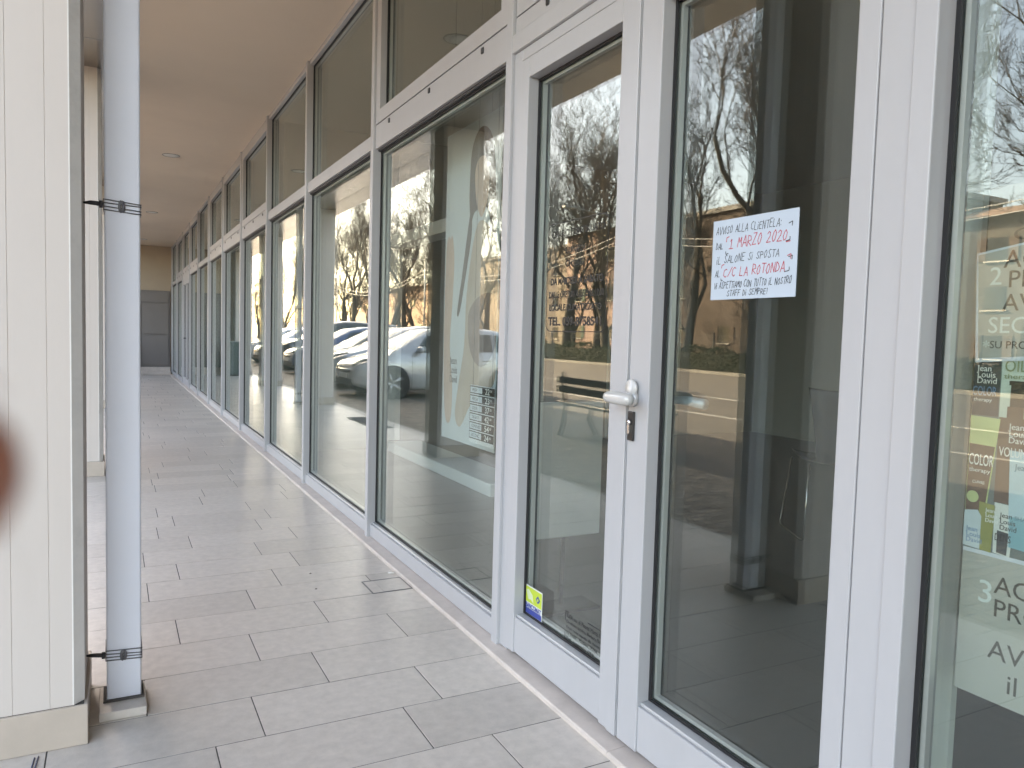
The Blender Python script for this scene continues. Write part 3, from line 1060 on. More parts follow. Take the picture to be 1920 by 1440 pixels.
# pale display panels and plinths
PALE = mat('pale_panel', (0.80, 0.83, 0.82), 0.4)
dp = empty('display_stand', (0.5, 3.01, 0), 'pale white display panel standing just behind the left door leaf', 'display stand')
box('panel', 0.30, 0.68, 3.0, 3.018, 0.35, 0.985, PALE, dp, 0.002)
box('foot', 0.33, 0.65, 2.93, 3.09, 0.0062, 0.02, DARKM, dp)
box('stem', 0.48, 0.50, 3.0185, 3.03, 0.02, 0.6, DARKM, dp)
pf = box('display_platform', 1.25, 1.62, 5.35, 7.9, 0.0065, 0.11, mat('white_platform', (0.62, 0.66, 0.66), 0.5), None, 0.004)
tag(pf, 'long low white display platform on the shop floor behind the windows', 'platform')
lt = empty('wall_lintel', (1.25, 6.5, 2.25), kind='structure')
box('lintel_beam', 1.2, 1.4, 5.2, 8.09, 2.19, 2.305, WHITE, lt)
box('lintel_post', 1.22, 1.38, 7.9, 8.09, 0.12, 2.189, WHITE, lt)
# grey folding door leaf at the back of the shop
bd = empty('back_door', (5.0, 8.05, 0.0), 'pale back room door with a small black sign at eye level', 'door')
box('leaf', 4.3, 5.2, 8.055, 8.098, 0.01, 2.1, mat('back_door_paint', (0.52, 0.53, 0.51), 0.6), bd, 0.003)
box('frame', 4.22, 4.298, 8.045, 8.097, 0.008, 2.16, ALU_D, bd)
box('frame', 5.202, 5.28, 8.045, 8.097, 0.008, 2.16, ALU_D, bd)
box('sign', 4.62, 4.86, 8.046, 8.054, 1.53, 1.60, BLACK, bd)
box('door_handle', 4.36, 4.48, 8.01, 8.054, 1.03, 1.05, CHROME, bd, 0.004)
# chair
ch_ = empty('waiting_chair', (0, 0, 0), 'dark grey shell chair with chrome sled legs inside, behind the right door leaf', 'chair')
CH = mat('chair_shell', (0.055, 0.058, 0.065), 0.55)
m_ = MB()
st = []
for k in range(13):
    t = k / 12
    if t < 0.5:
        q = t / 0.5
        st.append((0.0, -0.22 + 0.40 * q, 0.45 - 0.02 * math.sin(q * PI), 0.17))
    else:
        q = (t - 0.5) / 0.5
        st.append((0.0, 0.18 + 0.10 * math.sin(q * 1.4), 0.45 + 0.40 * q, 0.16 + 0.10 * q))
vs, fs = [], []
for (cx, cy, cz, hw) in st:
    for off_ in (0.0, 0.018):
        for s_ in (-1, -0.6, 0, 0.6, 1):
            vs.append((hw * s_, cy - (0.03 * (s_ * s_)) + off_ * 0.7, cz + 0.02 * s_ * s_ - off_ * 0.7))
for i in range(12):
    for j in range(4):
        a = i * 10 + j
        fs += [(a, a + 1, a + 11, a + 10), (a + 5, a + 15, a + 16, a + 6)]
    fs += [(i * 10, i * 10 + 10, i * 10 + 15, i * 10 + 5), (i * 10 + 4, i * 10 + 9, i * 10 + 19, i * 10 + 14)]
fs += [(0, 5, 6, 1), (1, 6, 7, 2), (2, 7, 8, 3), (3, 8, 9, 4)] + [(120 + j, 121 + j, 126 + j, 125 + j) for j in range(4)]
m_.add(vs, fs, True)
m_.build('seat_shell', CH, ch_)
for s_ in (-1, 1):
    m_ = MB()
    m_.tube([(0.2 * s_, 0.16, 0.44), (0.23 * s_, 0.20, 0.02), (0.23 * s_, 0.15, 0.01), (0.23 * s_, -0.22, 0.01), (0.22 * s_, -0.26, 0.03), (0.2 * s_, -0.16, 0.43)], 0.006, 8)
    m_.build('leg', CHROME, ch_)
ch_.location = (2.86, 3.46, 0.007)
ch_.rotation_euler = (0, 0, R(150))
ch_.scale = (1.1, 1.1, 1.16)

# white backing panel beside the display window
bp_ = box('backing_panel', 0.29, 0.31, 1.018, 1.36, 0.007, 3.30, mat('white_backing', (0.60, 0.65, 0.62), 0.6))
tag(bp_, 'full height pale backing panel inside, beside the product posters', 'panel')

# ---- posters in the right window
BNM = mat('banner_sage', (0.43, 0.44, 0.40), 0.7, var=0.02, vscale=3)
WBD = mat('print_white_border', (0.62, 0.70, 0.76), 0.7)
def letters(parent, items, x):
    for s_, sz, yl, zb, m_, wd_ in items:
        text('lettering', s_, sz, x, yl, zb, m_, parent, width=wd_)
bn = box('product_poster', 0.1502, 0.1530, 0.20, 0.929, 0.585, 1.30, BNM)
tag(bn, 'lower sage poster printed with hair products and large number three', 'poster')
yl = 0.929
# printed picture of the products
flat('picture_ground', rect(0.0, 0.02, 0.55, 0.420), 0.1499, yl, 1.30, mat('print_teal', (0.12, 0.17, 0.17), 0.6), bn)
flat('picture_edge', rect(0.0, 0.420, 0.55, 0.428), 0.1499, yl, 1.30, WBD, bn)
PR = {'dark': (0.035, 0.05, 0.06), 'mint': (0.55, 0.66, 0.58), 'brown': (0.115, 0.07, 0.05), 'lime': (0.50, 0.60, 0.28), 'olive': (0.26, 0.28, 0.08), 'ice': (0.42, 0.62, 0.68),
      'aqua': (0.16, 0.42, 0.48), 'black': (0.03, 0.025, 0.022), 'cream': (0.66, 0.72, 0.68), 'pale': (0.55, 0.68, 0.72)}
PR = {k: mat('print_' + k + '_pack', v, 0.6, var=0.05, vscale=30) for k, v in PR.items()}
def pack(pts, key, lay, nm='printed_pack'):
    return flat(nm, pts, 0.1497 - 0.0004 * lay, yl, 1.30, PR[key], bn, 0.0003)
# (u,v) in metres from the picture's corner; about 1 mm = 1 px of the photograph
p1 = pack(rect(0.0, 0.030, 0.052, 0.150), 'dark', 1)
p2 = pack(rect(0.054, 0.020, 0.16, 0.170), 'mint', 1)
p3 = pack([(0.055, 0.150), (0.069, 0.150), (0.069, 0.128), (0.074, 0.128), (0.074, 0.116), (0.104, 0.116), (0.104, 0.128), (0.100, 0.128), (0.100, 0.150), (0.118, 0.150), (0.118, 0.318), (0.055, 0.318)], 'brown', 2)
pack(rect(0.0735, 0.085, 0.101, 0.128), 'black', 3, 'printed_pump')
pack(rect(0.070, 0.078, 0.125, 0.0865), 'black', 3, 'printed_pump')
p4 = pack([(0.0, 0.152), (0.058, 0.154), (0.040, 0.350), (0.0, 0.360)], 'lime', 3)
p5 = pack([(0.001, 0.208), (0.051, 0.210), (0.037, 0.352), (0.001, 0.36)], 'brown', 4)
pack([(0.014 + 0.012 * math.cos(a * PI / 8), 0.315 + 0.012 * math.sin(a * PI / 8)) for a in range(16)], 'lime', 5, 'printed_dot')
p6 = pack([(0.028, 0.322), (0.060, 0.325), (0.056, 0.420), (0.030, 0.418)], 'olive', 5)
p7 = pack([(0.058, 0.318), (0.098, 0.32), (0.092, 0.420), (0.060, 0.418)], 'cream', 5)
pack([(0.0, 0.345), (0.026, 0.340), (0.034, 0.352), (0.034, 0.418), (0.0, 0.416)], 'pale', 6)
p8 = pack([(0.080, 0.212), (0.20, 0.216), (0.18, 0.405), (0.088, 0.400)], 'ice', 6)
pack([(0.088, 0.340), (0.19, 0.345), (0.18, 0.405), (0.090, 0.400)], 'aqua', 7, 'printed_band')
pack([(0.066, 0.372), (0.088, 0.374), (0.086, 0.418), (0.067, 0.416)], 'dark', 6, 'printed_band')
T = 0.1497 - 0.0004 * 8
CRE, BLU = INKW, mat('print_blue_ink', (0.16, 0.30, 0.48), 0.6)
for k, s_ in enumerate(('Jean', 'Louis', 'David')):
    text('lettering', s_, 0.017, T, yl - 0.008, 1.30 - 0.062 - 0.012 * k, CRE, p1)
    text('lettering', s_, 0.017, T, yl - 0.076, 1.30 - 0.172 - 0.013 * k, CRE, p3)
    text('lettering', s_, 0.014, T, yl - 0.070, 1.30 - 0.345 - 0.012 * k, INKB, p7)
    text('lettering', s_, 0.014, T, yl - 0.006, 1.30 - 0.385 - 0.011 * k, BLU, p4)
    text('lettering', s_, 0.011, T, yl - 0.042, 1.30 - 0.340 - 0.010 * k, CRE, p6)
letters(bn, [('COLOR', 0.026, yl - 0.001, 1.30 - 0.110, BLU, 0.046), ('therapy', 0.010, yl - 0.004, 1.30 - 0.122, CRE, 0.036), ('OIL', 0.032, yl - 0.060, 1.30 - 0.060, mat('print_olive_ink', (0.25, 0.30, 0.17), 0.6), 0.040), ('thera', 0.014, yl - 0.060, 1.30 - 0.074, MATS['print_olive_ink'], 0.042),
             ('COLOR', 0.032, yl - 0.002, 1.30 - 0.250, CRE, 0.048), ('therapy', 0.012, yl - 0.004, 1.30 - 0.264, CRE, 0.042), ('CUIVRE', 0.008, yl - 0.012, 1.30 - 0.287, CRE, 0.024),
             ('VOLUME', 0.026, yl - 0.060, 1.30 - 0.225, CRE, 0.058), ('Jean Louis David', 0.016, yl - 0.092, 1.30 - 0.248, mat('print_deep_teal', (0.06, 0.20, 0.25), 0.6), 0.10),
             ('DENS', 0.020, yl - 0.062, 1.30 - 0.368 - 0.024, INKB, 0.030), ('SHAMPOO', 0.011, yl - 0.097, 1.30 - 0.345, MATS['print_deep_teal'], 0.055)], T)
LT = mat('poster_letter_dark', (0.045, 0.045, 0.04), 0.7)
LW = mat('poster_letter_light', (0.66, 0.74, 0.72), 0.7)
letters(bn, [('ACQUISTA', 0.050, yl - 0.066, 0.803, LT, None), ('3', 0.064, yl - 0.033, 0.778, LW, 0.025), ('PRODOTTI', 0.050, yl - 0.066, 0.757, LT, None), ('AVRAI', 0.054, yl - 0.062, 0.672, LT, None), ('il', 0.054, yl - 0.100, 0.614, LT, None)], 0.1496)
up = empty('offer_poster', (0.146, 0.93, 1.25), 'upper pale offer poster with white border, large number two', 'poster')
yu, zu_ = 0.936, 1.472
m_ = MB()
m_.add([(0.1445, yu, zu_), (0.1445, 0.30, zu_ + 0.10), (0.1445, 0.30, 1.30), (0.1445, yu - 0.010, 1.255), (0.1470, yu, zu_), (0.1470, 0.30, zu_ + 0.10), (0.1470, 0.30, 1.30), (0.1470, yu - 0.010, 1.255)],
       [(0, 1, 2, 3), (7, 6, 5, 4), (0, 4, 5, 1), (1, 5, 6, 2), (2, 6, 7, 3), (3, 7, 4, 0)])
m_.build('sheet', WBD, up)
m_ = MB()
m_.add([(0.1438, yu - 0.004, zu_ - 0.004), (0.1438, 0.31, zu_ + 0.096), (0.1438, 0.31, 1.308), (0.1438, yu - 0.016, 1.2635), (0.1444, yu - 0.004, zu_ - 0.004), (0.1444, 0.31, zu_ + 0.096), (0.1444, 0.31, 1.308), (0.1444, yu - 0.016, 1.2635)],
       [(0, 1, 2, 3), (7, 6, 5, 4), (0, 4, 5, 1), (1, 5, 6, 2), (2, 6, 7, 3), (3, 7, 4, 0)])
m_.build('printed_ground', BNM, up)
letters(up, [('ACQUISTA', 0.049, 0.882, 1.440, LT, None), ('2', 0.050, 0.908, 1.408, LW, 0.022), ('PRODOTTI', 0.047, 0.873, 1.402, LT, None), ('AVRAI IL', 0.047, 0.880, 1.357, LT, None), ('SECONDO', 0.045, 0.905, 1.314, LW, None), ('SU PRODOTTI', 0.021, 0.899, 1.284, LT, None), ('*', 0.03, 0.912, 1.277, LW, 0.012)], 0.1434)
sm = box('small_photo_print', 0.1475, 0.1495, 0.30, 0.918, 1.478, 1.60, mat('print_sepia', (0.20, 0.165, 0.13), 0.6, var=0.35, vscale=14))
tag(sm, 'dark brown picture print above the upper offer poster', 'print')
text('lettering', 'GRATIS', 0.034, 0.1471, 0.872, 1.492, LT, sm, width=0.2)
for y_ in (0.80, 0.35):
    hk = MB(); hk.tube([(0.1485, y_, 1.60), (0.1485, y_, 3.399)], 0.0008, 5); hk.build('hanging_wire', WIRE, sm)

# ---- writing on the door glass
nx = 0.0572
no = box('handwritten_notice', nx, nx + 0.0014, 1.3125, 1.605, 1.395, 1.6065, PAPER)
tag(no, 'white sheet with handwritten Italian notice in black and red, taped on the right door leaf', 'notice')
rn = random.Random(11)
kb, kr = MB(), MB()
A = dict(x=nx - 0.0003, yl=1.605, zt=1.6065, rnd=rn)
handwriting(kb, 'AVVISO ALLA CLiENTELA:', 0.012, 0.037, 0.019, 0.240, wid=0.0008, **A)
handwriting(kb, 'DAL', 0.013, 0.077, 0.016, 0.042, wid=0.0008, **A)
handwriting(kr, '1 MARZO 2020', 0.062, 0.079, 0.026, 0.262, wid=0.0010, tilt=0.02, **A)
handwriting(kb, 'iL SALONE Si SPOSTA', 0.018, 0.116, 0.019, 0.238, wid=0.0008, tilt=0.02, **A)
handwriting(kb, 'AL', 0.014, 0.151, 0.016, 0.034, wid=0.0008, **A)
handwriting(kr, 'C/C LA ROTONDA', 0.046, 0.153, 0.023, 0.258, wid=0.0010, tilt=0.015, **A)
handwriting(kb, 'Vi ASPETTiAMO CON TUTTO iL NOSTRO', 0.012, 0.182, 0.017, 0.280, wid=0.0008, tilt=0.01, **A)
handwriting(kb, 'STAFF Di SEMPRE!', 0.062, 0.203, 0.015, 0.205, wid=0.0008, tilt=0.008, **A)
def mark(mb_, pts):
    for (a0, b0), (a1, b1) in zip(pts, pts[1:]):
        dx, dy = a1 - a0, b1 - b0
        l = math.hypot(dx, dy)
        n_ = (-dy / l * 0.0011, dx / l * 0.0011)
        mb_.add([(A['x'], A['yl'] - p, A['zt'] - q) for p, q in ((a0 + n_[0], b0 + n_[1]), (a1 + n_[0], b1 + n_[1]), (a1 - n_[0], b1 - n_[1]), (a0 - n_[0], b0 - n_[1]))], [(0, 1, 2, 3)])
for mb_, pts in ((kb, [(0.262, 0.034), (0.274, 0.030), (0.273, 0.041)]), (kb, [(0.255, 0.076), (0.268, 0.074), (0.268, 0.066)]), (kr, [(0.256, 0.078), (0.270, 0.077)]),
                 (kr, [(0.052, 0.060), (0.053, 0.048), (0.062, 0.046)]), (kb, [(0.051, 0.084), (0.052, 0.092), (0.061, 0.090)]), (kr, [(0.038, 0.128), (0.039, 0.120), (0.048, 0.118)]),
                 (kb, [(0.037, 0.155), (0.038, 0.161), (0.044, 0.160)]), (kr, [(0.262, 0.112), (0.274, 0.108), (0.273, 0.120)]), (kb, [(0.266, 0.115), (0.278, 0.112), (0.277, 0.122)]), (kb, [(0.255, 0.150), (0.270, 0.148), (0.270, 0.139)])):
    mark(mb_, pts)
tag(kb.build('black_handwriting', INKB, no), kind='stuff')
tag(kr.build('red_handwriting', INKR, no), kind='stuff')
TAPE = mat('clear_tape', (0.5, 0.5, 0.46), 0.25)
# opening hours in vinyl
oh = empty('opening_hours', (0.0595, 2.31, 1.3), 'black vinyl opening hours in a thin frame on the left door leaf', 'sign')
VIN = mat('black_vinyl', (0.02, 0.021, 0.022), 0.5)
vx = 0.0592
m_ = MB()
fy0, fy1, fz0, fz1, rr_ = 2.108, 2.502, 1.305, 1.70, 0.03
path = []
for cy, cz, a0 in ((fy0 + rr_, fz0 + rr_, 180), (fy1 - rr_, fz0 + rr_, 270), (fy1 - rr_, fz1 - rr_, 0), (fy0 + rr_, fz1 - rr_, 90)):
    for k in range(5):
        a = R(a0 + 22.5 * k)
        path.append((cy + rr_ * math.cos(a), cz + rr_ * math.sin(a)))
for (a0, b0), (a1, b1) in zip(path, path[1:] + path[:1]):
    dx, dy = a1 - a0, b1 - b0
    l = math.hypot(dx, dy) or 1e-6
    n_ = (-dy / l * 0.0016, dx / l * 0.0016)
    m_.add([(vx, p, q) for p, q in ((a0 + n_[0], b0 + n_[1]), (a1 + n_[0], b1 + n_[1]), (a1 - n_[0], b1 - n_[1]), (a0 - n_[0], b0 - n_[1]))], [(0, 1, 2, 3)])
m_.build('border', VIN, oh)
for s_, sz, yl_, z_, wd_, bo in (('ORARIO CONTINUATO', 0.036, 2.475, 1.648, 0.345, 0.0), ('LUNEDI', 0.032, 2.375, 1.586, 0.125, 0.0), ('CHIUSO', 0.034, 2.375, 1.538, 0.125, 0.0), ('DA MARTEDI A SABATO', 0.034, 2.475, 1.476, 0.345, 0.0008),
                                 ('DALLE ORE 9.00 ALLE ORE 19.00', 0.033, 2.485, 1.428, 0.362, 0.0004), ('LOCALE CLIMATIZZATO', 0.033, 2.480, 1.381, 0.345, 0.0006), ('TEL. 059-8758541', 0.043, 2.483, 1.327, 0.350, 0.0012)):
    text('lettering', s_, sz, vx, yl_, z_, VIN, oh, width=wd_, bold=bo)
# card sticker
sx_, syl, szt = 0.0580, 2.597, 0.306
stk = box('card_sticker', sx_, sx_ + 0.0010, 2.462, syl, 0.1905, szt, mat('sticker_white', (0.70, 0.72, 0.70), 0.4))
tag(stk, 'yellow-green and blue cash card sticker low on the left door leaf', 'sticker')
YG, BL = mat('sticker_lime', (0.50, 0.62, 0.06), 0.4), mat('sticker_blue', (0.03, 0.06, 0.30), 0.4)
flat('yellow_field', rect(0.004, 0.005, 0.131, 0.066), sx_ - 0.0002, syl, szt, YG, stk)
flat('blue_band', rect(0.004, 0.090, 0.131, 0.111), sx_ - 0.0002, syl, szt, BL, stk)
flat('diamond_logo', [(0.088, 0.036), (0.104, 0.020), (0.120, 0.036), (0.104, 0.052)], sx_ - 0.0010, syl, szt, BL, stk)
flat('diamond_core', [(0.097, 0.036), (0.104, 0.029), (0.111, 0.036), (0.104, 0.043)], sx_ - 0.0018, syl, szt, YG, stk)
flat('pale_figure', [(0.012, 0.02), (0.03, 0.014), (0.06, 0.03), (0.07, 0.062), (0.05, 0.05), (0.03, 0.055)], sx_ - 0.0010, syl, szt, mat('sticker_pale', (0.62, 0.70, 0.45), 0.4), stk)
text('lettering', 'BANCOMAT', 0.026, sx_ - 0.0006, syl - 0.007, szt - 0.088, BL, stk, width=0.120, bold=0.0010)
# small owner's notice at the bottom of the glass
on = empty('small_print_notice', (0.0595, 2.16, 0.19), 'small grey printed owner notice low on the left door leaf', 'notice')
m_ = MB()
for (a, b, c, d) in ((2.294, 2.297, 0.262, 0.298), (2.272, 2.294, 0.295, 0.298), (2.294, 2.297, 0.192, 0.225), (2.272, 2.294, 0.192, 0.195), (2.03, 2.15, 0.300, 0.303)):
    m_.box(vx, vx + 0.0004, a, b, c, d)
tag(m_.build('corner_marks', VIN, on), kind='stuff')
for k, (s_, sz) in enumerate((('IGEA snc di Pinotti Marta & C.', 0.022), ('Direttore tecnico: Barbara Pinotti', 0.017), ('Orari: come esposto alla clientela', 0.016), ('Via Emilia - Modena - P.IVA', 0.016), ('Tel. negozio 059', 0.016))):
    text('lettering', s_, sz, vx, 2.288, 0.276 - 0.020 * k, VIN, on, width=0.24 if k == 0 else 0.26 - 0.02 * k)
# ================================================================== THE STREET (seen in the glass)
# ---- bench
bench = empty('street_bench', (0, 0, 0), 'black slatted street bench with its back to the arcade, mirrored in the left door leaf', 'bench')
BS = mat('bench_slat', (0.020, 0.020, 0.022), 0.42)
BM = mat('bench_metal', (0.35, 0.33, 0.30), 0.35, 0.6)
LB = 1.9
for z_ in (0.585, 0.705):
    box('back_slat', 0.0, 0.03, -LB / 2, LB / 2, z_, z_ + 0.09, BS, bench, 0.006)
for x_ in (-0.06, -0.19, -0.32, -0.45):
    box('seat_slat', x_ - 0.11, x_, -LB / 2, LB / 2, 0.44, 0.47, BS if x_ > -0.4 else BM, bench, 0.006)
box('seat_edge', 0.001, 0.03, -LB / 2, LB / 2, 0.425, 0.465, BM, bench, 0.008)
for y_ in (-0.75, 0.75):
    m_ = MB()
    m_.tube([(0.045, y_, 0.86), (0.035, y_, 0.60), (-0.0, y_, 0.42), (0.03, y_, 0.20), (0.09, y_, 0.01)], 0.02, 8)
    m_.tube([(-0.02, y_, 0.42), (-0.45, y_, 0.42)], 0.02, 8)
    m_.tube([(-0.42, y_, 0.42), (-0.36, y_, 0.22), (-0.48, y_, 0.01)], 0.02, 8)
    m_.build('leg', BS, bench)
bench.location = (-3.76, 7.85, -0.02)
bench.rotation_euler = (0, 0, R(3))


# ---- cars
def car(label, paint, L=3.95, Wd=1.72, H=1.47, hood=0.98, suv=False, group='cars parked nose-in along the street'):
    """local frame: nose at x=0 pointing +x, tail at -L, wheels on z=0"""
    c = empty('parked_car', (0, 0, 0), label, 'car', group)
    k = H / 1.47
    top = [(0.0, 0.52), (0.03, 0.62), (0.12, 0.715), (0.35, 0.80), (0.70, 0.885), (hood, 0.95), (hood + 0.35, 1.16), (hood + 0.78, 1.385), (hood + 1.15, 1.455), (2.55, 1.47), (3.1, 1.435), (3.45, 1.36), (L - 0.32, 1.12), (L - 0.12, 0.94), (L - 0.03, 0.72), (L, 0.50)]
    if suv:
        top = [(a, b * (1.02 if b < 1 else 1.0)) for a, b in top]
        top[-5] = (L - 0.45, 1.40); top[-4] = (L - 0.16, 1.12)
    top = [(a, b * k) for a, b in top]

    def zt(s):
        for (a, b), (c_, d) in zip(top, top[1:]):
            if a <= s <= c_:
                t = (s - a) / (c_ - a or 1)
                return b + (d - b) * t
        return top[-1][1]

    def hw(s):
        e = min(s / 0.55, (L - s) / 0.5, 1)
        return Wd / 2 * (0.72 + 0.28 * math.sqrt(max(0, 1 - (1 - max(0, e)) ** 2)))

    def belt(s):
        return min(zt(s) - 0.02, (0.86 + 0.10 * s / L) * k)

    def sec(s):
        w_, z_, b_ = hw(s), zt(s), belt(s)
        cab = max(0.0, min(1.0, (z_ - b_) / (0.45 * k)))
        zb = 0.17 + 0.10 * max(0, 1 - s / 0.4) + 0.10 * max(0, 1 - (L - s) / 0.4)
        rw = w_ * (0.93 - 0.20 * cab)
        return [(w_ * 0.86, zb), (w_ * 0.97, zb + 0.08), (w_ * 1.0, 0.50 * k), (w_ * 0.985, 0.72 * k if b_ > 0.72 * k else b_ - 0.03), (w_ * 0.955, b_), (rw + 0.02 * cab, z_ - 0.07 * cab - 0.008), (rw * 0.86, z_ - 0.012), (rw * 0.5, z_ + 0.006), (0, z_ + 0.012)]
    ss = sorted(set([0.0, 0.03, 0.08, 0.15, 0.25, 0.4, 0.55, 0.7, 0.85, hood] + [hood + 0.1 * i for i in range(1, 9)] + [2.2, 2.4, 2.6, 2.8, 3.0, 3.2, 3.4] + [L - 0.45, L - 0.32, L - 0.22, L - 0.12, L - 0.06, L - 0.02, L]))
    vs, fs = [], []
    for s in ss:
        pr = sec(s)
        for (y, z) in pr: vs.append((-s, -y, z))
        for (y, z) in reversed(pr[:-1]): vs.append((-s, y, z))
    n = 17
    for i in range(len(ss) - 1):
        for j in range(n - 1):
            fs.append((i * n + j, i * n + j + 1, (i + 1) * n + j + 1, (i + 1) * n + j))
        fs.append((i * n + n - 1, i * n, (i + 1) * n, (i + 1) * n + n - 1))
    fs += [tuple(range(n)), tuple((len(ss) - 1) * n + j for j in range(n - 1, -1, -1))]
    m_ = MB(); m_.add(vs, fs, True)
    body = m_.build('body', paint, c)
    CG = mat('car_glass', (0.020, 0.034, 0.036), 0.05, 0.0, spec=0.5)
    BP = mat('car_black_plastic', (0.018, 0.018, 0.02), 0.55)
    HL = mat('headlight_lens', (0.30, 0.32, 0.34), 0.12, 0.3)

    def patch(name, pts3, mat_, th=0.006, par=c):
        q = [Vector(p) for p in pts3]
        nn = (q[1] - q[0]).cross(q[2] - q[0]).normalized()
        mm = MB()
        kk = len(q)
        mm.add([p + nn * th for p in q] + [p - nn * th * 3 for p in q], [tuple(range(kk)), tuple(range(2 * kk - 1, kk - 1, -1))] + [(i, (i + 1) % kk, kk + (i + 1) % kk, kk + i) for i in range(kk)])
        return mm.build(name, mat_, par)

    def sp(s, j, side):
        y, z = sec(s)[j]
        return Vector((-s, side * y, z))
    # windscreen strip
    s0, s1 = hood + 0.06, hood + 0.76
    mm = MB()
    rows_ = []
    for s in (s0, s0 + 0.23, s0 + 0.46, s1):
        pr = sec(s)
        row = [(-s, sg * y * 0.98, z + 0.008) for sg, (y, z) in [(-1, pr[6]), (-1, pr[7]), (1, (0, pr[8][1])), (1, pr[7]), (1, pr[6])]]
        rows_.append(row)
    vv = [p for r_ in rows_ for p in r_]
    mm.add(vv, [(i * 5 + j, i * 5 + j + 1, i * 5 + j + 6, i * 5 + j + 5) for i in range(3) for j in range(4)], True)
    mm.add([(x, y, z - 0.03) for x, y, z in vv], [(i * 5 + j + 5, i * 5 + j + 6, i * 5 + j + 1, i * 5 + j) for i in range(3) for j in range(4)], True)
    mm.build('windscreen', CG, c)
    for sd_ in (-1, 1):
        for (a, b) in ((hood + 0.42, 2.02), (2.10, 2.95), (3.02, 3.38)):
            top_a, top_b = sp(max(a, hood + 0.78), 5, sd_), sp(b, 5, sd_)
            pa, pb_ = sp(a, 4, sd_), sp(b, 4, sd_)
            up = [pa + (top_a - pa) * 0.08, pb_ + (top_b - pb_) * 0.08, pb_ + (top_b - pb_) * 0.90, top_a + (pa - top_a) * 0.10]
            if sd_ > 0: up = up[::-1]
            patch('side_window', up, CG, 0.007)
        # headlights wrap the corner
        pts = [(-0.13, sd_ * 0.43, 0.655 * k), (-0.20, sd_ * 0.60, 0.70 * k), (-0.46, sd_ * 0.795, 0.765 * k), (-0.40, sd_ * 0.80, 0.68 * k), (-0.14, sd_ * 0.66, 0.60 * k), (-0.06, sd_ * 0.47, 0.60 * k)]
        hl = patch('headlight', pts if sd_ > 0 else pts[::-1], HL, 0.03)
        mir = MB(); mir.lathe([(0.0, -0.10), (0.05, -0.09), (0.075, -0.03), (0.07, 0.05), (0.0, 0.07)], (-(hood + 0.52), sd_ * (Wd / 2 + 0.10), 0.99 * k), 'y', 12)
        mir.build('door_mirror', paint, c)
        # door seams, sill and handle
        for s in (hood + 0.40, 2.06, 2.98):
            mm = MB()
            mm.tube([sp(s, 1, sd_) * 1.0 + Vector((0, sd_ * 0.001, 0)), sp(s, 2, sd_) + Vector((0, sd_ * 0.001, 0)), sp(s, 3, sd_) + Vector((0, sd_ * 0.001, 0)), sp(s, 4, sd_) + Vector((0, sd_ * 0.001, 0))], 0.004, 4)
            mm.build('door_seam', BP, c)
        for s in (1.86, 2.78):
            q = sp(s, 3, sd_)
            mm = MB(); mm.tube([q + Vector((0.09, sd_ * 0.012, 0.06)), q + Vector((-0.09, sd_ * 0.012, 0.06))], 0.013, 8); mm.build('door_handle', paint, c)
    # front grille, intake, plate
    mm = MB()
    mm.add([(0.012, -0.40, 0.50 * k), (0.012, 0.40, 0.50 * k), (-0.035, 0.46, 0.62 * k), (-0.035, -0.46, 0.62 * k), (-0.1, -0.40, 0.50 * k), (-0.1, 0.40, 0.50 * k), (-0.1, 0.46, 0.62 * k), (-0.1, -0.46, 0.62 * k)],
           [(0, 1, 2, 3), (7, 6, 5, 4), (0, 4, 5, 1), (1, 5, 6, 2), (2, 6, 7, 3), (3, 7, 4, 0)])
    gr_ = mm.build('grille', BP, c)
    mm = MB(); mm.tube([(0.0, -0.36, 0.565 * k), (0.012, 0, 0.56 * k), (0.0, 0.36, 0.565 * k)], 0.012, 8); mm.build('chrome_bar', CHROME, gr_)
    mm = MB()
    mm.add([(0.004, -0.62, 0.25), (0.004, 0.62, 0.25), (0.010, 0.55, 0.38), (0.010, -0.55, 0.38), (-0.3, -0.62, 0.25), (-0.3, 0.62, 0.25), (-0.3, 0.55, 0.38), (-0.3, -0.55, 0.38)],
           [(0, 1, 2, 3), (7, 6, 5, 4), (0, 4, 5, 1), (1, 5, 6, 2), (2, 6, 7, 3), (3, 7, 4, 0)])
    mm.build('air_intake', BP, c)
    box('number_plate', 0.010, 0.022, -0.26, 0.26, 0.395, 0.495, WHITE, c, 0.003)
    # wheels in dark arches
    TY = mat('tyre_rubber', (0.020, 0.020, 0.021), 0.8)
    RM = mat('alloy_rim', (0.45, 0.45, 0.46), 0.3, 0.8)
    rad = 0.31 if not suv else 0.34
